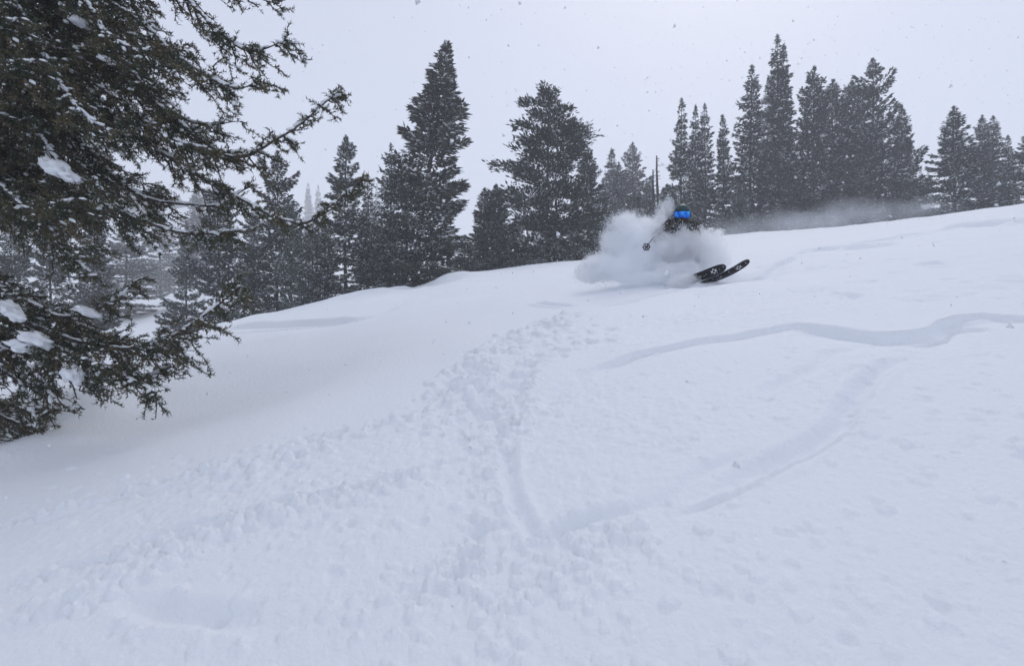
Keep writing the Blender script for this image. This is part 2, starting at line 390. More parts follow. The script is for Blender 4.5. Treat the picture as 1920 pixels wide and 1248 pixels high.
def gz(x, y):                                               # finished ground height
    rr = np.hypot(x, y); aa = math.atan2(x, y)
    i = min(np.searchsorted(rad, rr), NR - 1); j = min(np.searchsorted(a_f, aa), len(a_f) - 1) if abs(aa) < .86 else None
    return float(Z[i, j]) if j is not None else float(base_z(x, y))
print('terrain', len(faces) * 2, round(time.time() - T0, 1))

# ------------------------------------------------------------------ background conifers
ICO = None
def lumps(mb, P, size, rng, flat=.5, stretch=None):
    """small uneven snow cushions, twenty triangles each"""
    global ICO
    if ICO is None:
        b = bmesh.new(); bmesh.ops.create_icosphere(b, subdivisions=1, radius=1)
        ICO = (np.array([v.co[:] for v in b.verts]), np.array([[v.index for v in f.verts] for f in b.faces])); b.free()
    v0, f0 = ICO; n = len(P)
    if n == 0: return
    v = np.tile(v0[None], (n, 1, 1)) * rng.uniform(.72, 1.25, (n, len(v0), 1))
    size = np.broadcast_to(size, (n,))[:, None, None]
    v = v * size
    if stretch is not None:
        d, kf = stretch; d = nrm(d); v = v + (v * d[:, None]).sum(-1, keepdims=True) * d[:, None] * (kf - 1)
    v[..., 2] *= flat
    v = v + np.asarray(P)[:, None]
    mb.add(v, (f0[None] + (np.arange(n) * len(v0))[:, None, None]).reshape(-1, 3))
def kites(mb, P, Dr, ln, wd, rng):
    n = len(P); Dr = nrm(Dr); s = nrm(np.cross(Dr, rng.normal(0, 1, (n, 3)))); ln = ln[:, None]; wd = wd[:, None]
    v = np.stack([P, P + Dr * ln * .45 + s * wd, P + Dr * ln, P + Dr * ln * .4 - s * wd], 1)
    mb.add(v, (np.arange(n) * 4)[:, None] + np.arange(4)[None])
def make_conifer(kind, H, Rr, seed, mat, snowy=1.0, lean=0.0, nk=11700, bare=.03):
    """one tree standing at the origin: trunk, crown and the snow on it as three meshes"""
    rng = np.random.default_rng(seed)
    lp = lambda t: np.stack([lean * H * t ** 1.3 + .05 * np.sin(t * 7 + seed), .04 * np.sin(t * 5 + seed * 2), t * H], -1)
    tr = MB(); tt = np.linspace(-.03, 1, 14); tp_ = lp(np.maximum(tt, 0)); tp_[0, 2] = -.8
    tube(tr, tp_, np.interp(tt, [-.03, 0, .05, 1], [.015 * H, .013 * H, .010 * H, .0010 * H]), 8)
    nb = int({'spire': 17, 'fir': 14, 'spruce': 12, 'pine': 7.5, 'ragged': 9}[kind] * H)
    t = bare + (1 - bare) * np.sort(rng.random(nb)) ** {'pine': .8}.get(kind, .92)
    az = np.arange(nb) * 2.39996 + rng.normal(0, .3, nb)
    u = 1 - t
    lob = 1 + (.22 * np.sin(az * 2 + seed) + .18 * np.sin(az * 3 + t * 9 + seed)) * (.5 if kind == 'pine' else 1)
    if kind == 'spire': prof = (.07 + .93 * u ** .86) * np.minimum(1, u * 14 + .12) * (1 - .25 * sstep(.12, 0, t)) ; el = .35 - .95 * u
    elif kind == 'fir': prof = (.04 + .96 * u ** .80) * np.minimum(1, u * 12 + .1) * (1 - .35 * sstep(.10, 0, t)); el = .65 - .95 * u
    elif kind == 'spruce': prof = (.03 + .97 * u ** .62) * np.minimum(1, u * 10 + .08) * (1 - .3 * sstep(.12, 0, t)) * (.95 + .10 * np.sin(t * 23 + seed)); el = .75 - .85 * u
    elif kind == 'ragged': prof = (.10 + .9 * np.sin(np.clip(u * 1.25 + .12, 0, 1.25) / 1.25 * 2.2)) * (.75 + .4 * np.sin(t * 14 + az)); el = .55 - .5 * u
    else: prof = (.12 + .95 * np.sin(np.clip(u * 1.25 + .04, 0, 1) * 1.57)) * (.80 + .24 * np.sin(t * 13 + az * 1.0)); el = .60 - .45 * u
    Lb = Rr * prof * lob * rng.uniform(.62, 1.12, nb)
    el = el + rng.normal(0, .13, nb)
    o = lp(t); dh = np.stack([np.cos(az), np.sin(az), np.zeros(nb)], -1); lat = np.stack([-np.sin(az), np.cos(az), np.zeros(nb)], -1)
    up = np.array([0, 0, 1.])
    def bough(idx, s):                                      # point at fraction s of bough idx
        L_ = Lb[idx][:, None]; s_ = s[:, None]; e = el[idx][:, None]
        return o[idx] + dh[idx] * L_ * s_ * np.cos(e) + up * L_ * (np.sin(e) * s_ + .22 * s_ ** 2.2)
    ib = np.arange(nb); cutb = Lb > .25
    for s0, s1, r0, r1 in ((0, .5, .03, .018), (.5, .95, .018, .006)):
        tubes3(tr, bough(ib[cutb], np.full(cutb.sum(), s0)), bough(ib[cutb], np.full(cutb.sum(), s1)), r0 * H / 14, r1 * H / 14)
    p = (Lb + .22) ** 1.25; p /= p.sum()
    cr_ = MB(); sn = MB(); sc_ = H / 14
    idx = rng.choice(nb, nk, p=p); s = .04 + .96 * rng.random(nk) ** .78
    wlat = (.42 * Lb[idx] * (1 - s) ** .8 * np.minimum(1, s * 3) + .07 * sc_)
    b = rng.uniform(-1, 1, nk)
    P = bough(idx, s) + lat[idx] * (wlat * b)[:, None]
    if kind in ('pine', 'ragged'):
        # tufts gathered in rounded clumps at limb ends
        ncl = 5; cs = .35 + .65 * rng.random((nb, ncl)) ** .7; cb = rng.normal(0, 1, (nb, ncl, 3))
        ci = rng.integers(0, ncl, nk); s = cs[idx, ci]
        P = bough(idx, s) + cb[idx, ci] * (Lb[idx] * .12)[:, None] * np.array([1, 1, .45]) + rng.normal(0, 1, (nk, 3)) * (.07 * Lb[idx] + .10 * sc_)[:, None] * np.array([1, 1, .6])
        Dr = nrm(P - bough(idx, s * .8)) + dh[idx] * .5 + up * .5 + rng.normal(0, .5, (nk, 3))
    else:
        P[:, 2] -= np.abs(rng.normal(0, .06, nk)) * sc_ * 1.6 * (1 - .3 * s)
        Dr = dh[idx] * .8 + lat[idx] * (np.sign(b) * .65)[:, None] + up * rng.normal(.02, .34, nk)[:, None] + rng.normal(0, .2, (nk, 3))
    ln = rng.uniform(.16, .38, nk) * sc_ * (.60 + .5 * np.minimum(1, Lb[idx] / (1.2 * sc_))); wd = ln * rng.uniform(.12, .22, nk)
    kites(cr_, P, Dr, ln, wd, rng)
    # leader
    nl = 90; z = 1 - .05 * rng.random(nl); Pl = lp(z); Dl = rng.normal(0, .6, (nl, 3)); Dl[:, 2] = np.abs(Dl[:, 2]) + .6
    kites(cr_, Pl, Dl, rng.uniform(.12, .26, nl) * sc_, rng.uniform(.015, .03, nl) * sc_, rng)
    # rime: pale needle tips lying on the upper side, and cushions of snow on the boughs
    laden = rng.random(nb) < .50 * snowy; m = int(nk * .60); sel = rng.choice(nk, m); low = rng.random(m) < np.where(laden[idx[sel]], .85 * (s[sel] > .35), .17 * snowy) * (.45 + .55 * (1 - P[sel, 2] / H)); sel = sel[low]
    kites(sn, P[sel] + up * .045 * sc_, Dr[sel] + up * .1, ln[sel] * .75, wd[sel] * 1.1, rng)
    nbl = int(nb * 1.5 * snowy); ci = rng.choice(nb, nbl, p=p); keep = rng.random(nbl) < (.30 + .7 * u[ci]); ci = ci[keep]; nbl = len(ci)
    ss = rng.uniform(.3, .97, nbl)
    Pb = bough(ci, ss) + lat[ci] * (rng.uniform(-.25, .25, nbl) * Lb[ci] * (1 - ss))[:, None] + up * .03 * sc_
    lumps(sn, Pb, rng.uniform(.045, .125, nbl) * sc_ * (.6 + .8 * rng.random(nbl) ** 4), rng, .42, (dh[ci] + lat[ci] * rng.normal(0, .6, nbl)[:, None], 1.9))
    return (tr.mesh('trunk', M['bark'], True), cr_.mesh('crown', mat), sn.mesh('snow_cover', M['snow_lump'], False), H)
TPL = {
 'spire_a': make_conifer('spire', 14, 1.75, 11, M['needle_dark'], .8, nk=11875),
 'spire_b': make_conifer('spire', 14, 1.45, 23, M['needle_dark'], .7, nk=10625),
 'spire_c': make_conifer('spire', 11, 1.5, 29, M['needle'], 1.3, nk=9375),
 'fir_a': make_conifer('fir', 12, 2.2, 31, M['needle'], 1.4, nk=13750),
 'fir_b': make_conifer('fir', 11, 2.3, 37, M['needle'], 1.6, nk=13750),
 'fir_c': make_conifer('fir', 13, 2.6, 43, M['needle_dark'], 1.1, nk=15000),
 'spruce_a': make_conifer('spruce', 12, 2.9, 53, M['needle_dark'], 1.0, nk=17500),
 'spruce_b': make_conifer('spruce', 12, 3.1, 59, M['needle_dark'], .9, nk=17500),
 'big_spruce': make_conifer('fir', 12, 2.25, 67, M['needle_olive'], 1.5, lean=.10, nk=19000, bare=.055),
 'pine_a': make_conifer('pine', 10, 2.5, 71, M['needle'], .7, nk=22000, bare=.0),
 'pine_b': make_conifer('ragged', 9, 2.0, 79, M['needle'], .7, nk=11700),
 'pine_c': make_conifer('ragged', 10, 1.9, 83, M['needle'], 1.0, nk=11700, bare=.12),
}
def base_radius(k): return {'spire_a': 1.75, 'spire_b': 1.45, 'spire_c': 1.5, 'fir_a': 2.2, 'fir_b': 2.3, 'fir_c': 2.6, 'spruce_a': 2.9, 'spruce_b': 3.1, 'big_spruce': 2.25, 'pine_a': 2.5, 'pine_b': 2.0, 'pine_c': 1.9}[k]
NAMES = {'spire': 'fir_tree', 'fir': 'fir_tree', 'spruce': 'spruce_tree', 'big': 'spruce_tree', 'pine': 'pine_tree'}
def stand(tpl, u, vtop, y, hw, label, rot=0., group=None, snow=True, name=None):
    tr, cr_, sn, H0 = TPL[tpl]; x = (u - 960) / F * y; zt = (624 - vtop) / F * y; zb = gz(x, y) - .1
    H = zt - zb; wpx = hw / F * y
    t = thing(name or NAMES[tpl.split('_')[0]], label, 'tree', (x, y, zb), group)
    sxy = wpx / base_radius(tpl) * 1.02
    t.scale = (sxy, sxy, H / H0); t.rotation_euler = (0, 0, rot)
    obj('trunk', tr, t); obj('crown', cr_, t, kind='stuff')
    if snow: obj('snow_cover', sn, t, kind='stuff')
    return t
G = 'conifers standing behind the crest of the slope'
trees = [
 # centre left
 ('big_spruce', 775, 78, 22.5, 124, 'tall leaning spruce with bare trunk foot, the biggest tree in the middle of the photo', 0.0),
 ('spruce_b', 520, 284, 25, 84, 'broad grey fir just right of the near branches, its upper half crossed by a bough', 1.0),
 ('fir_a', 648, 254, 24, 66, 'pointed fir with a thin spike top, left of the narrower fir and the leaning spruce', 2.0),
 ('spire_c', 690, 328, 27, 40, 'short fir wedged between the spike topped fir and the snowy one by the leaning spruce', .5),
 ('fir_b', 733, 270, 21.5, 60, 'snow dusted fir pressed against the left side of the leaning spruce', 3.0),
 ('spruce_a', 410, 338, 23, 76, 'grey fir behind the near branches, left end of the tree row above the snow lip', 4.0),
 ('pine_c', 545, 385, 21.5, 40, 'thin young pine with a visible bare trunk standing at the edge of the snow shelf', 1.7),
 ('fir_a', 475, 400, 22, 50, 'small fir behind the upturned tip of the lower near branch', 5.2),
 ('fir_b', 610, 400, 22, 52, 'low bushy fir in front of the spike topped fir', 2.6),
 ('fir_a', 690, 440, 20.5, 50, 'lowest snowy fir at the foot of the leaning spruce, on its left', .9),
 ('pine_a', 1028, 168, 26, 104, 'wide rounded pine with ragged limbs, right of the leaning spruce', .6),
 ('fir_a', 930, 345, 32, 48, 'hazy fir in the gap between the leaning spruce and the wide pine', 1.5),
 ('spruce_a', 1102, 278, 28, 62, 'smaller spruce leaning out from behind the right side of the wide pine', 2.2),
 ('fir_b', 905, 430, 25, 50, 'low dark fir filling the foot of the gap beside the leaning spruce', 4.2),
 ('spruce_a', 928, 348, 29, 56, 'grey spruce filling the sky gap left of the wide pine', .4),
 ('fir_c', 1160, 305, 48, 44, 'hazy fir between the thin pale spire and the rounded one above the powder', 2.3),
 ('fir_a', 1213, 342, 46, 40, 'hazy fir at the foot of the two snags', 4.1),
 ('fir_b', 1130, 335, 43, 44, 'hazy fir beneath the thin pale spire', .8),
 ('fir_c', 1243, 352, 40, 36, 'small dim fir right behind the taller snag', 3.3),
 ('fir_a', 908, 352, 27, 50, 'mid grey fir standing in the gap right of the leaning spruce', 1.2),
 ('fir_b', 943, 425, 24, 50, 'low fir touching the lower left limbs of the wide pine', 4.0),
 ('fir_b', 872, 440, 22.3, 50, 'low dark fir tucked under the right side of the leaning spruce', 2.4),
 ('fir_c', 965, 415, 27, 56, 'low dense fir half hidden by the left foot of the wide pine', .2),
 ('fir_a', 1040, 400, 24.5, 60, 'bushy low fir in front of the trunk of the wide pine', 3.1),
 ('fir_b', 1125, 390, 30, 50, 'dark fir whose foot is buried in the left side of the powder cloud', 1.9),
 ('fir_b', 1190, 360, 34, 46, 'dark low fir behind the top of the powder cloud', 4.9),
 ('fir_a', 1250, 345, 31, 40, 'low fir just left of the helmet, under the spire fir', .9),
 ('fir_b', 585, 420, 24, 50, 'low fir under the gap between the broad grey fir and the spiked fir', 3.6),
 ('fir_c', 1500, 330, 33, 56, 'lower fir in front of the tallest spire, its foot in blowing snow', 1.4),
 ('fir_b', 1600, 310, 34, 66, 'lower bushy fir in front of the dark clump, its foot in blowing snow', 2.8),
 ('fir_b', 1385, 340, 32, 44, 'lower fir between the lone spire and the giant spires', 5.5),
 ('spire_b', 1470, 84, 38, 34, 'second tip hugging the right side of the tallest spire fir', 5.0),
 ('spire_b', 1146, 280, 55, 34, 'thin pale spire fir right of the wide pine', 3.3),
 ('fir_c', 1186, 268, 58, 56, 'rounded hazy fir behind the powder cloud, left of the dead snag', 5.1),
 ('pine_b', 1082, 400, 25, 50, 'dark low pine just left of the powder cloud', 5.5),
 ('fir_a', 1220, 330, 62, 26, 'small hazy fir directly behind the dead snag', .3),
 # right group
 ('spire_c', 1277, 186, 33, 40, 'spire fir directly above the skier', 2.1),
 ('spire_b', 1304, 198, 38, 24, 'slimmest spire fir, squeezed just right of the one above the skier', 4.4),
 ('spire_a', 1322, 196, 36, 31, 'spire fir second right of the one above the skier, touching the slim one', 1.2),
 ('spire_b', 1356, 216, 35, 28, 'lone narrow spire fir left of the two giant spires', .2),
 ('spire_a', 1408, 124, 36, 50, 'tall sharp spire fir, left hand one of the two giants', 3.8),
 ('spire_a', 1459, 68, 37, 46, 'tallest spire fir with a doubled tip, highest tree on the right', .8),
 ('spire_b', 1440, 145, 70, 34, 'pale fir showing between the two giant spires', 2.9),
 ('spruce_a', 1526, 126, 37, 72, 'spruce with a small forked tip beside the tallest spire', 1.1),
 ('spruce_b', 1562, 150, 39, 90, 'full spruce in the middle of the big dark clump on the right', 2.5),
 ('spruce_a', 1598, 152, 41, 80, 'spruce hidden mostly behind the one with the raised crown tip', 4.6),
 ('spruce_b', 1636, 111, 36, 84, 'massive dark spruce with a raised crown tip, widest of the right clump', 5.8),
 ('fir_c', 1690, 198, 36, 52, 'spruce with long swept boughs closing the right side of the dark clump', 3.4),
 ('spire_c', 1712, 308, 30, 24, 'small spire fir standing alone in the gap right of the dark clump', 1.9),
 ('fir_c', 1789, 200, 30, 66, 'separate wide fir with long side boughs near the right edge', .4),
 ('fir_c', 1841, 217, 33, 44, 'purplish fir with a blunt tip behind the separate wide fir', 2.0),
 ('spire_a', 1861, 218, 34, 36, 'slim fir right beside the blunt tipped one near the right edge', 4.0),
 ('spire_c', 1891, 254, 34, 30, 'small pointed fir second from the right edge', 5.0),
 ('fir_a', 1926, 245, 27, 40, 'fir cut off by the right edge of the photo', 1.3),
 # left gully
 ('fir_a', 238, 415, 50, 66, 'hazy fir in the gully above the small snow clearing, seen under the near boughs', 2.7),
 ('fir_b', 300, 405, 75, 60, 'pale hazy fir behind the snow clearing on the left', 1.4),
 ('fir_c', 175, 390, 30, 70, 'fir in the gully at the left, partly behind the hanging branch', 3.9),
 ('fir_b', 95, 400, 26, 75, 'dark fir in the gully between the two lowest near boughs', .7),
 ('fir_a', 20, 380, 24, 75, 'dark fir in the gully at the left edge of the photo', 5.4),
 ('fir_b', 350, 420, 27, 50, 'fir right of the snow clearing, behind the tip of the lower near branch', 2.2),
 ('fir_c', 368, 352, 80, 48, 'pale fir rising behind the grey fir at the left end of the row', 4.7),
]
for a in trees: stand(*a[:5], a[5], a[6] if len(a) > 6 else 0, G)
# two narrow hazy ones that nothing tells apart, and the far dim ranks
far = [(1726, 318, 170, 14), (1740, 324, 180, 13)]
for q, (u, v, y, hw) in enumerate(far):
    stand('spire_b', u, v, y, hw, ['left one of two faint slender firs far behind the gap right of the dark clump', 'right one of two faint slender firs far behind the gap right of the dark clump'][q], q * 1.3, 'faint far firs in the right gap')
far = [(578, 344, 200, 18), (597, 348, 220, 16), (706, 345, 210, 14)]
for q, (u, v, y, hw) in enumerate(far):
    stand('spire_a', u, v, y, hw, ['left one of the faint pair of far firs beside the spike topped fir', 'right one of the faint pair of far firs beside the spike topped fir', 'faint far fir in the gap left of the snow dusted fir'][q], q * 1.7, 'faint far firs in the left gaps')
far = [(215, 345, 190, 26), (245, 352, 210, 24), (270, 372, 170, 28), (330, 368, 200, 24), (150, 360, 190, 26), (110, 352, 200, 26), (300, 356, 230, 24), (390, 350, 220, 26), (60, 350, 200, 30), (185, 372, 160, 30)]
for q, (u, v, y, hw) in enumerate(far):
    stand(['spire_a', 'fir_a', 'spire_c'][q % 3], u, v, y, hw, 'faint pale conifer on the far side of the left gully, seen through the near branches', q * 1.1, 'faint far conifers across the left gully')
for q, (u, v, y, hw) in enumerate([(925, 395, 150, 22), (1010, 400, 160, 24), (1690, 385, 120, 22)]):
    stand('spire_a', u, v, y, hw, ['faint fir far behind the gap beside the wide pine', 'faint fir hidden far behind the wide pine', 'faint fir far behind the right edge of the dark clump'][q], q)
# dead snags
def snag(u, v, y, label, h_px):
    x = (u - 960) / F * y; zb = gz(x, y) - .3; zt = (624 - v) / F * y; H = zt - zb; rng = np.random.default_rng(int(u))
    t = thing('dead_tree', label, 'tree', (x, y, zb)); mb = MB()
    tube(mb, np.stack([.06 * np.sin(np.linspace(0, 5, 10)), np.zeros(10), np.linspace(0, H, 10)], -1), np.linspace(.16, .035, 10), 7)
    obj('trunk', mb.mesh('trunk', M['bark'], True), t); b = MB(); n = 90
    z = rng.uniform(.25, .98, n) * H; a = rng.uniform(0, 6.28, n); l = rng.uniform(.2, .75, n) * (1.2 - z / H)
    P0 = np.stack([np.zeros(n), np.zeros(n), z], -1); P1 = P0 + np.stack([np.cos(a) * l, np.sin(a) * l, rng.uniform(-.3, .15, n) * l], -1)
    tubes3(b, P0, P1, .022, .006); obj('branch', b.mesh('branch', M['bark']), t, kind='stuff')
snag(1233, 292, 33, 'dead bare snag left of the spire fir above the skier', 0)
snag(1226, 318, 35, 'shorter dead snag leaning beside the taller bare one', 0)
print('trees', round(time.time() - T0, 1))

# ------------------------------------------------------------------ the big fir at the left, seen close
def make_bough(axis, Wd, seed, dens=1.0, snowy=1.0):
    """axis: points from the trunk outwards. Returns wood, needles and snow meshes"""
    rng = np.random.default_rng(seed); n = 60
    A = catmull(axis, n); seg = np.linalg.norm(np.diff(A, axis=0), axis=1); L = seg.sum(); cum = np.concatenate([[0], np.cumsum(seg)]) / L
    A += np.stack([gnoise(cum * 9, cum * 0 + k * 3.3, seed) for k in range(3)], -1) * .02
    at = lambda s: np.stack([np.interp(s, cum, A[:, k]) for k in range(3)], -1)
    Tn = nrm(np.gradient(A, axis=0)); tat = lambda s: nrm(np.stack([np.interp(s, cum, Tn[:, k]) for k in range(3)], -1))
    up = np.array([0, 0, 1.])
    wood = MB(); tube(wood, A, np.interp(cum, [0, .3, .8, 1], [.026, .016, .008, .003]) * (L / 2.4) ** .5, 6)
    ns = int(L / .040); s = np.sort(.07 + .93 * rng.random(ns)); side = np.where(np.arange(ns) % 2, 1., -1.)
    shape = np.minimum(1, .25 + s / .35) * (1 - s) ** .5 * .80 + .24
    l = Wd * shape * rng.uniform(.45, 1.15, ns)
    t = tat(s); lat = nrm(np.cross(t, up)); fw = rng.uniform(.45, .95, ns)[:, None]
    rho = rng.normal(-.35, .75, ns)[:, None]; d = nrm(t * fw + lat * side[:, None] * np.cos(rho) + up * np.sin(rho))
    p0 = at(s); K = 6; tau = np.linspace(0, 1, K)
    droop = rng.uniform(.02, .42, ns)
    Q = p0[:, None] + d[:, None] * (l[:, None] * tau)[..., None] + t[:, None] * (l[:, None] * .22 * tau ** 2)[..., None] - up * (l * droop)[:, None, None] * (tau ** 1.7)[None, :, None]
    Q[:, 1:] += rng.normal(0, .012, (ns, K - 1, 3))
    for k in range(K - 1):
        tubes3(wood, Q[:, k], Q[:, k + 1], .0062 * (1 - .8 * tau[k]) + .0012, .0062 * (1 - .8 * tau[k + 1]) + .0012)
    # third order twigs
    cnt = np.maximum(3, (l / .018 * dens).astype(int)); si = np.repeat(np.arange(ns), cnt); m = len(si)
    ta = .06 + .94 * rng.random(m); kk = np.minimum((ta * (K - 1)).astype(int), K - 2); fr = (ta * (K - 1) - kk)[:, None]
    P = Q[si, kk] * (1 - fr) + Q[si, kk + 1] * fr; dd = nrm(Q[si, kk + 1] - Q[si, kk])
    s2 = nrm(np.cross(dd, up)) * rng.choice([-1, 1], m)[:, None]
    td = nrm(dd * rng.uniform(.4, 1.1, m)[:, None] + s2 + up * rng.normal(-.05, .5, m)[:, None] + rng.normal(0, .2, (m, 3)))
    tl = rng.uniform(.035, .10, m) * (1.1 - .5 * ta)
    P2 = P + td * tl[:, None]
    sel = rng.random(m) < .45; tubes3(wood, P[sel], P2[sel], .0022, .0010)
    # needles: thin blades round every twig, thick at the shoots
    def blades(mb, A0, A1, per, lmin, lmax, wmin, wmax, lift=0.0, keep=None):
        ln = np.linalg.norm(A1 - A0, axis=1); c = np.maximum(2, (ln * per).astype(int)); ii = np.repeat(np.arange(len(A0)), c); q = rng.random(len(ii))[:, None]
        B = A0[ii] * (1 - q) + A1[ii] * q; ax = nrm(A1 - A0)[ii]
        if keep is not None:
            mm = rng.random(len(ii)) < keep; B = B[mm]; ax = ax[mm]
        nn = len(B); r3 = rng.normal(0, 1, (nn, 3)); pr = nrm(r3 - (r3 * ax).sum(1, keepdims=True) * ax)
        dr = nrm(ax * rng.uniform(.3, 1.0, nn)[:, None] + pr * .85 + up * .18)
        if lift: B = B + up * lift; dr = nrm(dr * np.array([1, 1, .3]) + up * .05)
        sd = nrm(np.cross(dr, rng.normal(0, 1, (nn, 3)))); le = rng.uniform(lmin, lmax, nn)[:, None]; w = rng.uniform(wmin, wmax, nn)[:, None]
        v = np.stack([B - sd * w, B + sd * w, B + dr * le], 1)
        mb.add(v, (np.arange(nn) * 3)[:, None] + np.arange(3)[None])
    nd = MB(); blades(nd, P, P2, 215 * dens, .020, .036, .0030, .0052)
    for k in range(1, K - 1): blades(nd, Q[:, k], Q[:, k + 1], 130 * dens, .020, .034, .0028, .0046)
    sn = MB()
    blades(sn, P, P2, 150, .008, .016, .0022, .0042, lift=.010, keep=.11 * snowy)
    nl = int(m * .075 * snowy); sel = rng.choice(m, nl)
    lumps(sn, P[sel] + up * .008, rng.uniform(.006, .019, nl), rng, .55, (dd[sel], 2.2))
    nl = int(ns * .8 * snowy); sel = rng.choice(ns, nl); q = rng.random((nl, 1))
    lumps(sn, Q[sel, 0] * (1 - q) + Q[sel, 2] * q + up * .010, rng.uniform(.007, .020, nl), rng, .55, (d[sel], 2.4))
    nl = int(30 * L * snowy); q = rng.uniform(.1, .97, nl)
    lumps(sn, at(q) + up * .016, rng.uniform(.007, .017, nl), rng, .55, (tat(q), 3.2))
    return wood.mesh('branch', M['bark_near'], True), nd.mesh('needles', M['needle_near']), sn.mesh('snow_cover', M['snow_lump'], True)
root = thing('fir_tree', 'big dark fir close up at the left edge with snow on drooping boughs', 'tree', (TX, TY, gz(TX, TY)))
org = np.array([TX, TY, gz(TX, TY)])
mb = MB(); zz = np.linspace(-.5, 8.2, 20); tube(mb, np.stack([.04 * np.sin(zz), .03 * np.cos(zz * 1.3), zz], -1), np.interp(zz, [-.5, 0, .4, 8.2], [.24, .20, .16, .012]), 12)
obj('trunk', mb.mesh('trunk', M['bark_near'], True), root)
def near_bough(meshes, loc=(0, 0, 0), rz=0, ry=0, sc_=1.0):
    w, nd, sn = meshes
    b = obj('branch', w, root); b.location = loc; b.rotation_euler = (0, ry, rz); b.scale = (sc_,) * 3
    a = obj('needles', nd, b); a['kind'] = 'stuff'
    c_ = obj('snow_cover', sn, b); c_['kind'] = 'stuff'
hero = [
 ([(0, -80, 4.4), (180, 60, 4.3), (300, 200, 4.15), (430, 292, 4.1), (520, 262, 4.1), (636, 174, 4.15)], .36, 1.0),
 ([(0, 50, 4.4), (150, 180, 4.3), (320, 300, 4.2), (450, 375, 4.15), (560, 420, 4.1), (625, 378, 4.1), (682, 334, 4.1)], .26, 1.0),
 ([(0, -300, 4.4), (200, -150, 4.3), (380, 30, 4.2), (455, 92, 4.15), (538, 74, 4.1)], .46, 1.0),
 ([(0, -270, 4.5), (250, -130, 4.6), (430, -22, 4.6), (523, 6, 4.6)], .34, 1.0),
 ([(0, -160, 4.4), (200, 0, 4.2), (340, 110, 4.0), (440, 168, 3.9), (492, 150, 3.9)], .46, 1.0),
 ([(0, -80, 4.5), (200, 120, 4.6), (350, 225, 4.7), (455, 228, 4.7)], .46, 1.0),
 ([(0, 0, 4.4), (190, 170, 4.1), (320, 262, 4.0), (415, 290, 3.9)], .40, 1.0),
 ([(0, 130, 4.4), (130, 250, 4.5), (250, 360, 4.5), (390, 385, 4.5), (470, 350, 4.5)], .30, .9),
 ([(0, 210, 4.4), (110, 340, 4.2), (240, 405, 4.1), (380, 440, 4.05), (480, 432, 4.0)], .30, 1.0),
 ([(0, 290, 4.4), (70, 400, 4.2), (120, 470, 4.1), (175, 520, 4.0)], .34, 1.0),
 ([(0, 560, 4.4), (150, 640, 4.2), (300, 638, 4.1), (390, 588, 4.05), (458, 528, 4.0)], .44, 1.0),
 ([(0, 500, 4.4), (90, 585, 4.3), (190, 575, 4.3), (278, 516, 4.3)], .34, 1.0),
 ([(0, 600, 4.4), (60, 690, 4.2), (100, 770, 4.1)], .34, 1.0),
 ([(0, 560, 4.4), (90, 640, 4.2), (200, 690, 4.1), (285, 735, 4.0)], .42, 1.0),
 ([(0, 640, 4.4), (40, 720, 4.2), (70, 820, 4.1)], .40, 1.0),
 ([(0, 560, 4.5), (140, 610, 4.5), (260, 650, 4.4), (365, 655, 4.4)], .40, 1.0),
 ([(0, 620, 4.4), (120, 690, 4.3), (230, 712, 4.3), (330, 690, 4.3)], .30, .9),
 ([(0, -380, 4.4), (90, -120, 4.1), (200, 60, 3.9), (290, 110, 3.8)], .46, 1.0),
 ([(0, -200, 4.4), (60, 60, 3.9), (130, 190, 3.7), (210, 250, 3.6)], .40, 1.0),
 ([(0, 100, 4.4), (60, 240, 4.0), (120, 320, 3.9), (190, 350, 3.8)], .38, 1.0),
]
for q, (pl, wd, dn) in enumerate(hero):
    P = [W(*p) - org for p in pl]; P[0] = np.array([0, 0, P[0][2] + .12])
    near_bough(make_bough(P, wd, 100 + q, dn, 1.0))
gen = []
for q, (L_, sag) in enumerate(((2.0, .55), (1.7, .35), (1.5, .5))):
    gen.append(make_bough([(0, 0, 0), (L_ * .35, 0, -sag * .45), (L_ * .7, .05, -sag), (L_, .1, -sag * .75)], .50, 300 + q, 1.0, 1.0))
rng = np.random.default_rng(5)
zs = np.concatenate([np.linspace(.5, 4.6, 46), np.linspace(4.6, 8.0, 34)])
for q, z in enumerate(zs):
    az = q * 2.4 + rng.normal(0, .2); az = (az + math.pi) % (2 * math.pi) - math.pi
    s_ = (1.0 if z < 4.5 else max(.22, (8.4 - z) / 4.2)) * rng.uniform(.75, 1.0)
    if abs(az) < .75 and z < 4.5 : continue                 # that side holds the long boughs above
    if -2.2 < az < -.6: s_ *= .62                           # shorter towards the trodden side
    if .95 < z < 2.45 and abs(az) < 2.5: continue
    near_bough(gen[q % 3], (0, 0, z), az, rng.uniform(-.15, .2), s_)
for q in range(36):                                          # the thick of the crown on the side that faces the slope
    z = 2.75 + 2.5 * rng.random(); az = rng.uniform(-.75, .75)
    near_bough(gen[q % 3], (0, 0, z), az, rng.uniform(.18, .42), rng.uniform(.8, 1.12))
for q in range(12):
    z = .30 + .55 * rng.random(); near_bough(gen[q % 3], (0, 0, z), rng.uniform(-.7, .8), rng.uniform(-.05, .3), rng.uniform(.55, .85))
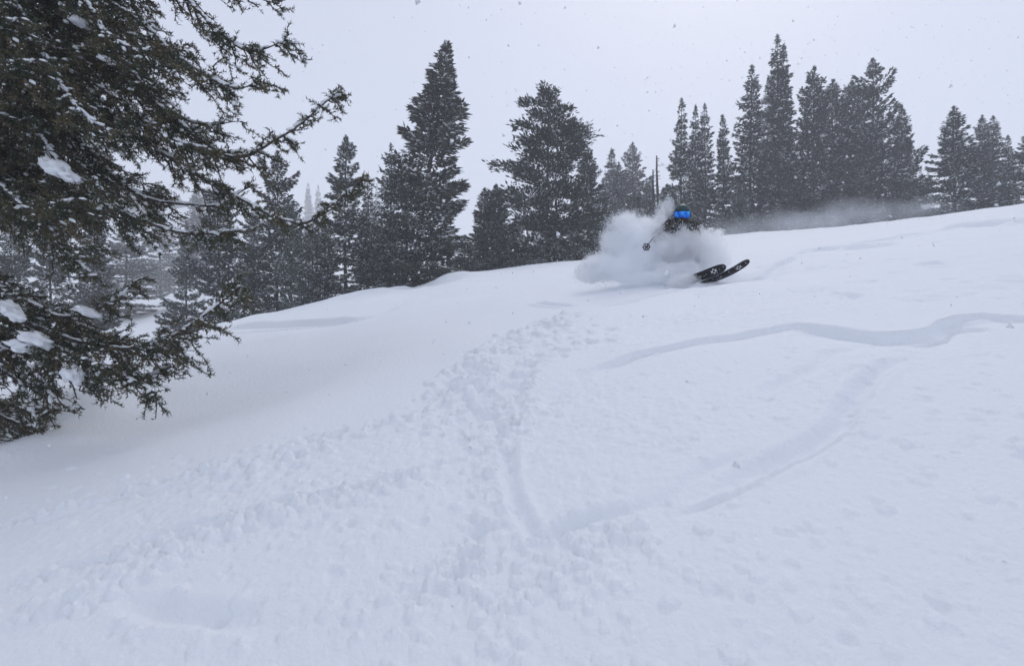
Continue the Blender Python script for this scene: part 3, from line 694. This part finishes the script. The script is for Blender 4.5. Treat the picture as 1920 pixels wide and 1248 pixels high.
# cushions of snow lying in the crooks of the boughs
for (u, v, y, sx, sy, sz) in ((108, 318, 3.75, .085, .07, .050), (92, 308, 3.8, .05, .05, .045), (132, 332, 3.72, .06, .05, .03), (150, 42, 4.0, .07, .06, .03), (70, 636, 4.0, .09, .08, .045), (40, 650, 3.95, .07, .07, .04), (16, 578, 4.0, .07, .07, .05), (30, 592, 3.95, .05, .05, .04), (165, 585, 4.15, .09, .07, .03), (8, 850, 4.1, .07, .08, .12), (135, 700, 4.0, .06, .06, .06), (200, 112, 3.85, .05, .04, .02)):
    b = bmesh.new(); bmesh.ops.create_icosphere(b, subdivisions=3, radius=1)
    vv = np.array([w.co[:] for w in b.verts]); ff = np.array([[w.index for w in f.verts] for f in b.faces]); b.free()
    nn_ = 1 + .50 * fbm(vv[:, 0] * 1.2 + u, vv[:, 1] + vv[:, 2] * 1.4, 1.9, 5, 3, .7); vv = vv * nn_[:, None] * [sx, sy, sz]
    vv[:, 2] -= vv[:, 0] * .35
    obj('snow_clump', mesh_np('snow_clump', vv + (W(u, v, y) - org), ff, M['snow_lump'], True), root)
print('near fir', round(time.time() - T0, 1))

# ------------------------------------------------------------------ skis and pole
M['ski_base'] = plain('ski_base', (.007, .007, .010), .5, spec=.25)
M['ski_top'] = plain('ski_top_sheet', (.02, .02, .028), .3)
M['ski_mark'] = plain('ski_mark_white', (.75, .76, .78), .45)
M['steel'] = plain('steel_edge', (.35, .36, .38), .35, 1)
M['boot'] = plain('boot_plastic', (.03, .03, .035), .35)
SL = 1.82
def ski_w(x): return np.interp(x, [0, .02, .06, .14, .9, 1.40, 1.60, 1.70, 1.76, 1.795, 1.813, SL], [.02, .038, .049, .053, .046, .056, .059, .058, .053, .041, .026, .002])
def ski_z(x): return .075 * np.clip((x - 1.40) / (SL - 1.40), 0, 1) ** 2.0 + .03 * np.clip((.2 - x) / .2, 0, 1) ** 2 + .004 * math.sin(3.14 * min(max(x, 0) / 1.4, 1))
def make_ski(label, tip, Dn, roll):
    Dn = nrm(np.array(Dn, float)); Cv = nrm(-np.array(tip)); N = nrm(Cv - (Cv @ Dn) * Dn); S = np.cross(Dn, N)
    N = N * math.cos(roll) + S * math.sin(roll) if (N * math.cos(roll) + S * math.sin(roll))[2] < (N * math.cos(roll) - S * math.sin(roll))[2] else N * math.cos(roll) - S * math.sin(roll)
    zt = -N; yt = np.cross(zt, Dn)
    mat = Matrix(((Dn[0], yt[0], zt[0], 0), (Dn[1], yt[1], zt[1], 0), (Dn[2], yt[2], zt[2], 0), (0, 0, 0, 1)))
    tipl = np.array([SL, 0, ski_z(SL)]); o_ = np.array(tip) - (Dn * tipl[0] + zt * tipl[2])
    t = thing('ski', label, 'ski', o_); t.matrix_world = Matrix.Translation(Vector(o_)) @ mat
    xs = np.concatenate([np.linspace(0, .14, 8)[:-1], np.linspace(.14, 1.4, 18)[:-1], np.linspace(1.4, 1.70, 10)[:-1], np.linspace(1.70, SL, 14)])
    def shell(z0, z1, inset):
        v = []; 
        for x in xs:
            w = max(ski_w(x) - inset, .001)
            zz_ = ski_z(x); v += [(x, -w, zz_ + z0), (x, w, zz_ + z0), (x, w, zz_ + z1), (x, -w, zz_ + z1)]
        f = []
        for i in range(len(xs) - 1):
            for k in range(4): a = i * 4 + k; b = i * 4 + (k + 1) % 4; f.append((a, b, b + 4, a + 4))
        f += [(0, 1, 2, 3), tuple(len(xs) * 4 - 4 + np.array([3, 2, 1, 0]))]
        return mesh_np('board', v, np.array(f))
    b = shell(.0015, .010, .0012); b.materials.append(M['ski_top']); obj('core', b, t)
    b = shell(0, .0014, .0); b.materials.append(M['steel']); obj('edge', b, t)
    b = shell(-.0012, -.0001, .0022); b.materials.append(M['ski_base']); obj('base', b, t)
    # the white mark near the tip: two open chevrons laid through each other
    mb = MB(); c0 = 1.675
    def stroke(pts, w):
        for a, b_ in zip(pts[:-1], pts[1:]):
            a = np.array(a); b_ = np.array(b_); d = nrm(b_ - a); nn_ = np.array([-d[1], d[0]]) * w / 2; a = a - d * w * .3; b_ = b_ + d * w * .3
            q = [a - nn_, b_ - nn_, b_ + nn_, a + nn_]; v = [(x + c0, y, ski_z(x + c0) - .0018) for x, y in q] + [(x + c0, y, ski_z(x + c0) - .0013) for x, y in q]
            mb.add(v, np.array([(0, 3, 2, 1), (4, 5, 6, 7), (0, 1, 5, 4), (1, 2, 6, 5), (2, 3, 7, 6), (3, 0, 4, 7)]))
    stroke([(-.034, -.016), (0, .031)], .0075); stroke([(0, .031), (.034, -.016)], .0075)
    stroke([(-.034, .016), (0, -.031)], .0075); stroke([(0, -.031), (.034, .016)], .0075)
    obj('mark', mb.mesh('mark', M['ski_mark']), t)
    # small white print further back on the base
    mb = MB(); c0 = 1.40
    for x, y, w_ in ((0, .01, .03), (.02, -.01, .02), (-.05, .012, .02)): stroke([(x, y), (x + w_, y + .004)], .004)
    obj('lettering', mb.mesh('lettering', M['ski_mark']), t)
    mb = MB(); q = np.random.default_rng(int(abs(roll) * 100)); nn_ = 20; xx = q.uniform(1.15, 1.80, nn_) ; yy = q.uniform(-.9, .9, nn_) * np.array([ski_w(x) for x in xx])
    lumps(mb, np.stack([xx, yy, np.array([ski_z(x) for x in xx]) - .002], -1), q.uniform(.0018, .0060, nn_), q, .5); obj('snow_specks', mb.mesh('snow_specks', M['snow_lump'], True), t, kind='stuff')
    bd = MB()
    for x0, x1, z1 in ((.74, .84, .05), (1.0, 1.12, .045)):
        v = [(x, y, z) for z, g_ in ((.010, 0), (z1, .008)) for x, y in ((x0 + g_, -.035 + g_), (x1 - g_, -.035 + g_), (x1 - g_, .035 - g_), (x0 + g_, .035 - g_))]
        bd.add(v, np.array([(0, 3, 2, 1), (4, 5, 6, 7), (0, 1, 5, 4), (1, 2, 6, 5), (2, 3, 7, 6), (3, 0, 4, 7)]))
    obj('binding', bd.mesh('binding', M['boot']), t)
    return o_, Dn, zt
s1 = make_ski('black ski with white star mark, lower one with its tip left of the other', W(1361, 499, 6.9), (.62, -.72, .225), .22)
s2 = make_ski('black ski with white star mark, narrower looking one with its tip furthest right', W(1405, 488, 7.1), (.66, -.69, .30), .86)
pole_t = W(1212, 463, 6.95); hand = np.array([2.06, 8.12, 1.42]); pd = nrm(hand - pole_t)
t = thing('ski_pole', 'dark ski pole with round spoked basket poking out of the powder', 'ski pole', tuple(pole_t))
M['pole'] = plain('pole_shaft', (.05, .07, .10), .3); M['basket'] = plain('basket_rubber', (.005, .005, .008), .7, spec=.2)
mb = MB(); tube(mb, [pd * .0, pd * .55, pd * 1.06], [.0075, .008, .009], 10); obj('shaft', mb.mesh('shaft', M['pole'], True), t)
mb = MB(); tube(mb, [-pd * .075, -pd * .02, pd * .001], [.0015, .006, .0075], 8); obj('tip', mb.mesh('tip', M['steel'], True), t)
mb = MB(); tube(mb, [pd * 1.04, pd * 1.09, pd * 1.15, pd * 1.17], [.015, .017, .016, .020], 10); obj('grip', mb.mesh('grip', M['basket'], True), t)
a = nrm(np.cross(pd, [0, 0, 1.])); b = np.cross(pd, a); mb = MB(); th = np.linspace(0, 2 * np.pi, 13)
ring = [.040 * (1 + (.10 if k % 2 == 0 else -.06)) * (math.cos(x) * a + math.sin(x) * b) for k, x in enumerate(th)]
tube(mb, ring, .0055, 6, False)
for k in range(6): x = k * math.pi / 3; tube(mb, [-pd * .004, .040 * (math.cos(x) * a + math.sin(x) * b)], [.008, .0055], 6)
tube(mb, [-pd * .016, pd * .014], [.013, .012], 10)
obj('basket', mb.mesh('basket', M['basket'], True), t)

# ------------------------------------------------------------------ the skier
M['jacket'] = noise_mat('jacket_cloth', (.010, .009, .009), (.030, .023, .018), scale=9, rough=.85, bump=.4, bscale=14, dist=.03)
M['jacket_low'] = noise_mat('maroon_cloth', (.085, .018, .024), (.14, .035, .045), scale=9, rough=.85, bump=.4, bscale=14, dist=.03)
M['trousers'] = noise_mat('ski_trousers_cloth', (.02, .022, .03), (.04, .042, .055), scale=9, rough=.85, bump=.4, bscale=14, dist=.03)
M['helmet'] = noise_mat('helmet_shell', (.004, .030, .036), (.010, .055, .060), scale=14, rough=.38)
M['mask'] = noise_mat('face_cloth', (.02, .012, .008), (.10, .045, .02), scale=40, rough=.9)
M['skin'] = noise_mat('skin', (.42, .22, .15), (.52, .30, .22), scale=20, rough=.5)
M['strap'] = noise_mat('goggle_strap', (.0, .03, .16), (.01, .06, .26), scale=20, rough=.6)
M['glove'] = plain('glove_leather', (.03, .03, .032), .6)
m, N, L, p = mat_new('goggle_lens'); M['lens'] = m
n = N.new('ShaderNodeTexNoise'); n.inputs['Scale'].default_value = 14; r = N.new('ShaderNodeValToRGB'); tcn = N.new('ShaderNodeTexCoord')
r.color_ramp.elements[0].color = (.0, .06, .62, 1); r.color_ramp.elements[1].color = (.05, .46, .95, 1); r.color_ramp.elements[0].position = .3; r.color_ramp.elements[1].position = .72  # paler ramp end paints a reflected light streak into the lens blue
L.new(tcn.outputs['Object'], n.inputs['Vector']); L.new(n.outputs[0], r.inputs[0]); L.new(r.outputs[0], p.inputs['Base Color']); p.inputs['Metallic'].default_value = .85; p.inputs['Roughness'].default_value = .16
def skin_fig(name, parent, joints, edges, mat, root_i=0, lvl=2):
    me = bpy.data.meshes.new(name); me.from_pydata([j[:3] for j in joints], edges, []); me.materials.append(mat)
    o = obj(name, me, parent); md = o.modifiers.new('Skin', 'SKIN'); md.use_smooth_shade = True
    sv = me.skin_vertices[0].data
    for k, j in enumerate(joints): sv[k].radius = (j[3], j[4] if len(j) > 4 else j[3]); sv[k].use_root = (k == root_i)
    s_ = o.modifiers.new('Subsurf', 'SUBSURF'); s_.levels = lvl; s_.render_levels = lvl
    return o
HD = np.array([2.365, 7.90, 1.645])
pers = thing('person', 'skier in dark jacket, teal helmet and blue mirrored goggles, half buried in flying powder', 'person', (2.3, 8.05, .5))
off = np.array([2.3, 8.05, .5]); J = lambda x, y, z, *r: (x - off[0], y - off[1], z - off[2], *r)
body = [J(2.28, 8.18, .93, .15, .13), J(2.29, 8.12, 1.12, .135, .12), J(2.32, 8.03, 1.32, .15, .125), J(2.35, 7.98, 1.44, .10), J(2.36, 7.94, 1.54, .06), J(*HD[:2], 1.60, .075), J(HD[0], HD[1], 1.70, .075),
        J(2.18, 7.92, 1.50, .075), J(1.98, 7.98, 1.30, .055), J(2.04, 8.08, 1.42, .035),
        J(2.53, 7.92, 1.47, .075), J(2.62, 8.00, 1.20, .055), J(2.58, 7.92, 1.02, .035),
        J(2.19, 8.16, .86, .10), J(2.12, 7.72, .86, .078), J(2.01, 7.72, .55, .05), J(2.08, 7.60, .50, .045),
        J(2.38, 8.16, .86, .10), J(2.46, 7.76, .88, .078), J(2.30, 7.80, .58, .05), J(2.38, 7.68, .53, .045)]
ed = [(0, 1), (1, 2), (2, 3), (3, 4), (4, 5), (5, 6), (3, 7), (7, 8), (8, 9), (3, 10), (10, 11), (11, 12), (0, 13), (13, 14), (14, 15), (15, 16), (0, 17), (17, 18), (18, 19), (19, 20)]
skin_fig('body', pers, body, ed, M['trousers'])
jk = [J(2.28, 8.17, .98, .17, .15), J(2.29, 8.11, 1.14, .16, .145), J(2.32, 8.02, 1.31, .17, .15), J(2.35, 7.94, 1.46, .12), J(2.355, 7.93, 1.53, .085),
      J(2.19, 7.91, 1.505, .090), J(1.97, 7.97, 1.30, .075), J(2.04, 8.07, 1.41, .052), J(2.53, 7.91, 1.475, .090), J(2.62, 8.00, 1.21, .072), J(2.585, 7.93, 1.06, .052)]
jo = skin_fig('jacket', pers, jk, [(0, 1), (1, 2), (2, 3), (3, 4), (3, 5), (5, 6), (6, 7), (3, 8), (8, 9), (9, 10)], M['jacket'])
jl = [J(2.29, 8.12, 1.04, .18, .16), J(2.31, 8.06, 1.20, .178, .158), J(2.34, 8.0, 1.33, .176, .156)]
skin_fig('jacket_panel', pers, jl, [(0, 1), (1, 2)], M['jacket_low'])
for side, (kx, ky, kz), (fx, fy, fz), sk in ((0, (2.02, 7.72, .62), (2.01, 7.72, .52), s1), (1, (2.32, 7.80, .64), (2.30, 7.80, .55), s2)):
    tx = sk[1]; skin_fig('boot', pers, [J(kx, ky, kz, .075), J(fx, fy, fz - .02, .07), J(fx + tx[0] * .13, fy + tx[1] * .13, fz - .04 + tx[2] * .1, .055), J(fx + tx[0] * .2, fy + tx[1] * .2, fz - .05 + tx[2] * .16, .045)], [(0, 1), (1, 2), (2, 3)], M['boot'], 1)
def hand_mesh(c, ax, palm_n, mirror):
    """gloved hand curled round a grip that runs along ax"""
    c = np.array(c); ax = nrm(np.array(ax)); pn = nrm(np.array(palm_n) - (np.array(palm_n) @ ax) * ax); sd_ = np.cross(ax, pn)
    js = [J(*(c + pn * .075), .030), J(*(c + pn * .04), .036, .026)]; es_ = [(0, 1)]
    for k in range(4):
        o_ = c + ax * (.030 - .020 * k); ln = (1, 1.08, 1.0, .82)[k]
        a_ = len(js); js += [J(*(o_ + pn * .034 + sd_ * .018), .012), J(*(o_ + sd_ * .036 * ln), .0105), J(*(o_ - pn * .026 * ln + sd_ * .018), .0095), J(*(o_ - pn * .024 * ln - sd_ * .012), .0085)]
        es_ += [(1, a_), (a_, a_ + 1), (a_ + 1, a_ + 2), (a_ + 2, a_ + 3)]
    a_ = len(js); js += [J(*(c + pn * .03 - sd_ * .03 + ax * .01), .013), J(*(c - sd_ * .036 + ax * .03), .011), J(*(c - pn * .02 - sd_ * .022 + ax * .038), .0095)]
    es_ += [(0, a_), (a_, a_ + 1), (a_ + 1, a_ + 2)]
    return js, es_
gr = pole_t + pd * 1.10
js, es_ = hand_mesh(gr, pd, (0, .3, -1), 0); skin_fig('glove', pers, js, es_, M['glove'])
js, es_ = hand_mesh((2.57, 7.90, .98), (.2, .4, 1), (0, 1, 0), 1); skin_fig('glove', pers, js, es_, M['glove'])
# head gear in its own frame: -Y looks out of the face
fwd = nrm(np.array([-.37, -.92, -.12])); zt = nrm(np.array([.05, 0, 1.]) - (np.array([.05, 0, 1.]) @ fwd) * fwd); yt = -fwd; xt = np.cross(yt, zt)
HM = Matrix(((xt[0], yt[0], zt[0], HD[0] - off[0]), (xt[1], yt[1], zt[1], HD[1] - off[1]), (xt[2], yt[2], zt[2], HD[2] - off[2]), (0, 0, 0, 1)))
def head_part(name, me, parent=pers, loc=True):
    o = obj(name, me, parent)
    if loc: o.matrix_local = HM
    return o
v = []; f = []; NU, NV = 40, 26
for a_ in range(NV):
    for b_ in range(NU):
        ph = math.pi * 2 * b_ / NU; th_ = math.pi * .70 * a_ / (NV - 1)
        x, y, z = math.sin(th_) * math.sin(ph), -math.sin(th_) * math.cos(ph), math.cos(th_)
        fr = math.cos(ph)                                   # +1 at the face
        lim = -.62
        if fr > .3: lim = -.62 + (.95) * float(sstep(.3, .5, fr))
        if z < lim: z = lim; 
        rdg = 1 + .02 * math.cos(6 * ph) * math.sin(th_) ** 2
        v.append((x * .112 * rdg, y * .135 * rdg, z * .122 + .012))
for a_ in range(NV - 1):
    for b_ in range(NU): c_ = (b_ + 1) % NU; f.append((a_ * NU + b_, a_ * NU + c_, (a_ + 1) * NU + c_, (a_ + 1) * NU + b_))
ho = head_part('helmet', mesh_np('helmet', v, np.array(f), M['helmet'], True)); sm = ho.modifiers.new('Solid', 'SOLIDIFY'); sm.thickness = .012; sm.offset = 0
mb = MB()
for a_ in (-.5, -.17, .17, .5):                             # vent slots on the shell
    pts = [(math.sin(a_) * .114 * math.sin(q), -.138 * math.sin(q) * math.cos(a_), .124 * math.cos(q) + .013) for q in (.55, .75, .95)]
    tube(mb, pts, [.003, .006, .003], 6)
vo = obj('vent', mb.mesh('vent', M['mask'], True), ho)
def band(a0, a1, zlo, zhi, rx, ry, thick, n=28, notch=0, cx=0):
    v = []; f = []
    for k in range(n + 1):
        q = a0 + (a1 - a0) * k / n; zl = zlo + notch * math.exp(-(q / .16) ** 2)
        for rr, zz_ in ((0, zl), (0, zhi), (thick, zhi - .003), (thick, zl + .003)):
            v.append((math.sin(q) * (rx + rr), -math.cos(q) * (ry + rr), zz_))
    for k in range(n):
        for s_ in range(4): f.append((k * 4 + s_, k * 4 + (s_ + 1) % 4, k * 4 + 4 + (s_ + 1) % 4, k * 4 + 4 + s_))
    f += [(0, 1, 2, 3), (n * 4 + 3, n * 4 + 2, n * 4 + 1, n * 4)]
    return v, np.array(f)
v, f = band(-1.15, 1.15, -.066, .040, .092, .114, .018, notch=.009); go = head_part('goggles', mesh_np('goggle_frame', v, f, M['glove'], True))
v, f = band(-1.07, 1.07, -.060, .035, .1105, .1325, .006, notch=.009); obj('lens', mesh_np('lens', v, f, M['lens'], True), go)
v, f = band(1.10, 2 * math.pi - 1.10, -.035, .018, .118, .141, .005, n=40); obj('strap', mesh_np('strap', v, f, M['strap'], True), go)
# face under the goggles: nose, cheeks, mouth line and chin wrapped in a neck warmer
b = bmesh.new(); bmesh.ops.create_uvsphere(b, u_segments=28, v_segments=20, radius=1)
for w in b.verts:
    x, y, z = w.co; fr = max(0, -y)
    nose = math.exp(-((x / .20) ** 2 + ((z + .18) / .25) ** 2)) * .22 * fr
    chin = math.exp(-((x / .5) ** 2 + ((z + .85) / .25) ** 2)) * .12 * fr
    w.co = (x * .088 * (1 - .15 * max(0, -z)), (y * (1 + nose + chin)) * .108, z * .125 - .012)
me = bpy.data.meshes.new('face_mask'); b.to_mesh(me); b.free(); me.materials.append(M['mask']); me.polygons.foreach_set('use_smooth', [True] * len(me.polygons)); head_part('face_mask', me)
tube_m = MB(); tube(tube_m, [(0, .0, -.20), (0, -.01, -.13), (0, -.012, -.085)], [.105, .100, .092], 20); head_part('neck_warmer', tube_m.mesh('neck_warmer', M['jacket'], True))

# ------------------------------------------------------------------ flying powder
def px(u, v, y, ru, rv, ry):                                 # ellipsoid centre and half sizes in metres
    c = W(u, v, y); return (c, np.array([ru / F * y, ry, rv / F * y]))
def volume_stuff(name, blobs, dens, nscale, namp, soft, step, label, color=(.985, .992, 1), grow=1.2, voxel=.06, aniso=.1, dist=(1, 1, 1)):
    cen = np.mean([b[0] for b in blobs], axis=0)
    # closed hull round all the blobs
    mb = MB(); b = bmesh.new(); bmesh.ops.create_icosphere(b, subdivisions=3, radius=1)
    v0 = np.array([w.co[:] for w in b.verts]); f0 = np.array([[w.index for w in f.verts] for f in b.faces]); b.free()
    for c, r_ in blobs: mb.add(v0 * r_ * grow + c - cen, f0)
    o = obj(name, mb.mesh(name, None), None, kind='stuff', label=label); o.location = cen
    rm = o.modifiers.new('Remesh', 'REMESH'); rm.mode = 'VOXEL'; rm.voxel_size = voxel
    m = bpy.data.materials.new(name); m.use_nodes = True; N, L = m.node_tree.nodes, m.node_tree.links; N.clear()
    out = N.new('ShaderNodeOutputMaterial'); pv = N.new('ShaderNodeVolumePrincipled'); L.new(pv.outputs[0], out.inputs['Volume'])
    pv.inputs['Color'].default_value = (*color, 1); pv.inputs['Anisotropy'].default_value = aniso; pv.inputs['Density Attribute'].default_value = ''
    t = N.new('ShaderNodeTexCoord'); prev = None
    def math_(op, a, b_=None, clamp=False):
        nd = N.new('ShaderNodeMath'); nd.operation = op; nd.use_clamp = clamp
        for k, q in enumerate((a, b_)):
            if q is None: continue
            if isinstance(q, (int, float)): nd.inputs[k].default_value = q
            else: L.new(q, nd.inputs[k])
        return nd.outputs[0]
    for c, r_ in blobs:
        s_ = N.new('ShaderNodeVectorMath'); s_.operation = 'SUBTRACT'; L.new(t.outputs['Object'], s_.inputs[0]); s_.inputs[1].default_value = tuple(c - cen)
        d_ = N.new('ShaderNodeVectorMath'); d_.operation = 'DIVIDE'; L.new(s_.outputs[0], d_.inputs[0]); d_.inputs[1].default_value = tuple(r_)
        l_ = N.new('ShaderNodeVectorMath'); l_.operation = 'LENGTH'; L.new(d_.outputs[0], l_.inputs[0])
        fld = math_('SUBTRACT', 1.0, l_.outputs['Value'])
        if prev is None: prev = fld
        else:
            q = N.new('ShaderNodeMath'); q.operation = 'SMOOTH_MAX'; L.new(prev, q.inputs[0]); L.new(fld, q.inputs[1]); q.inputs[2].default_value = .12; prev = q.outputs[0]
    sv = N.new('ShaderNodeVectorMath'); sv.operation = 'MULTIPLY'; L.new(t.outputs['Object'], sv.inputs[0]); sv.inputs[1].default_value = dist
    nz = N.new('ShaderNodeTexNoise'); nz.inputs['Scale'].default_value = nscale; nz.inputs['Detail'].default_value = 5; nz.inputs['Roughness'].default_value = .62
    L.new(sv.outputs[0], nz.inputs['Vector'])
    nn_ = math_('MULTIPLY', math_('SUBTRACT', nz.outputs[0], .5), namp)
    nz2 = N.new('ShaderNodeTexNoise'); nz2.inputs['Scale'].default_value = nscale * 3.7; nz2.inputs['Detail'].default_value = 4; L.new(sv.outputs[0], nz2.inputs['Vector'])
    nn_ = math_('ADD', nn_, math_('MULTIPLY', math_('SUBTRACT', nz2.outputs[0], .5), namp * .55))
    tot = math_('MULTIPLY', math_('ADD', prev, nn_), soft, True)
    L.new(math_('MULTIPLY', tot, dens), pv.inputs['Density'])
    m.cycles.volume_step_rate = step
    o.data.materials.clear(); o.data.materials.append(m)
    return o
plume = [px(1190, 450, 7.9, 50, 46, .40), px(1172, 424, 7.9, 30, 24, .26), px(1152, 452, 7.9, 24, 26, .24), px(1215, 440, 7.95, 34, 30, .30), px(1240, 480, 8.0, 62, 46, .48), px(1312, 476, 8.0, 52, 44, .42),
         px(1132, 498, 7.8, 34, 26, .30), px(1108, 512, 7.8, 26, 16, .22), px(1180, 500, 7.8, 60, 30, .42), px(1262, 512, 7.6, 56, 24, .36), px(1284, 524, 7.12, 25, 12, .16), px(1270, 533, 7.15, 26, 10, .18), px(1222, 522, 7.5, 60, 14, .30),
         px(1286, 447, 7.66, 38, 20, .14), px(1240, 410, 8.1, 13, 26, .13), px(1254, 388, 8.15, 9, 15, .09), px(1340, 490, 7.9, 22, 20, .22)]
volume_stuff('powder_cloud', plume, 9.5, 5.0, 1.9, 6.5, .13, 'dense white cloud of powder snow thrown up round the skier', grow=1.30, voxel=.04, aniso=.5)
drift = [px(1390, 432, 25, 90, 26, 1.6), px(1540, 414, 27, 120, 30, 1.8), px(1650, 404, 28, 90, 24, 1.8), px(1480, 425, 25, 150, 26, 1.6), px(1590, 394, 27, 70, 26, 1.4), px(1730, 395, 28, 90, 22, 1.5)]
volume_stuff('blowing_snow', drift, .22, .75, 1.7, 1.3, .6, 'thin veil of wind blown snow along the crest below the dark clump', color=(.93, .96, 1), grow=1.25, voxel=.25)
# grains flung off the cloud
rng = np.random.default_rng(12)
OCT = np.array([(1, 1, 1), (1, -1, -1), (-1, 1, -1), (-1, -1, 1)], float) * .8; OCF = np.array([(0, 1, 2), (0, 3, 1), (0, 2, 3), (1, 3, 2)])
def flakes(name, P, size, label):
    n = len(P); v = OCT[None] * size[:, None, None] * rng.uniform(.6, 1.3, (n, 4, 1)); v = v + P[:, None]
    f = (OCF[None] + (np.arange(n) * 4)[:, None, None]).reshape(-1, 3)
    return obj(name, mesh_np(name, v.reshape(-1, 3), f, M['snow_lump'], True), None, kind='stuff', label=label)
Ps = []
for (c, r_), n in zip(plume, (1600, 4200, 4200, 900, 300, 1200, 2600, 2800, 300, 400, 300, 300, 300, 900, 1900, 1600, 800)):
    d_ = nrm(rng.normal(0, 1, (n, 3))); d_[:, 1] *= .5; Ps.append(c + d_ * r_ * (1.02 + .13 * rng.normal(0, 1, (n, 1)) + .15 * rng.exponential(1, (n, 1))))
c = W(1278, 424, 7.65); Ps.append(c + rng.normal(0, 1, (210, 3)) * [.16, .06, .045])
P = np.concatenate(Ps); flakes('powder_grains', P, .0020 + .0052 * rng.random(len(P)) ** 4, 'fine grains of snow flying off the powder cloud')
n = 23000; P = np.stack([rng.uniform(-15, 15, n), rng.uniform(-4, 19, n), rng.uniform(-3, 11, n)], -1); P = P[np.linalg.norm(P, axis=1) > 1.0]
flakes('falling_snow', P, .0048 + .0095 * rng.random(len(P)) ** 3, 'scattered snowflakes falling in front of the trees and sky')

# ------------------------------------------------------------------ air thick with snow
b = MB(); x0, x1, y0, y1, z0, z1 = -400, 400, -400, 400, float(Z.min()) - 1.5, 85
b.add([(x, y, z) for z in (z0, z1) for x, y in ((x0, y0), (x1, y0), (x1, y1), (x0, y1))], np.array([(0, 3, 2, 1), (4, 5, 6, 7), (0, 1, 5, 4), (1, 2, 6, 5), (2, 3, 7, 6), (3, 0, 4, 7)]))
hz = obj('haze', b.mesh('haze', None), None, kind='stuff', label='pale haze of falling snow in the air')
m = bpy.data.materials.new('haze'); m.use_nodes = True; N, L = m.node_tree.nodes, m.node_tree.links; N.clear()
out = N.new('ShaderNodeOutputMaterial'); pv = N.new('ShaderNodeVolumePrincipled'); L.new(pv.outputs[0], out.inputs['Volume'])
pv.inputs['Color'].default_value = (.97, .975, .99, 1); pv.inputs['Density'].default_value = .0036; pv.inputs['Density Attribute'].default_value = ''
hz.data.materials.clear(); hz.data.materials.append(m)
tris = {}
for m_ in bpy.data.meshes:
    m_.calc_loop_triangles(); tris[m_.name] = len(m_.loop_triangles)
print('done', round(time.time() - T0, 1), 'tris', sum(tris.values()), sorted(tris.items(), key=lambda a: -a[1])[:6])
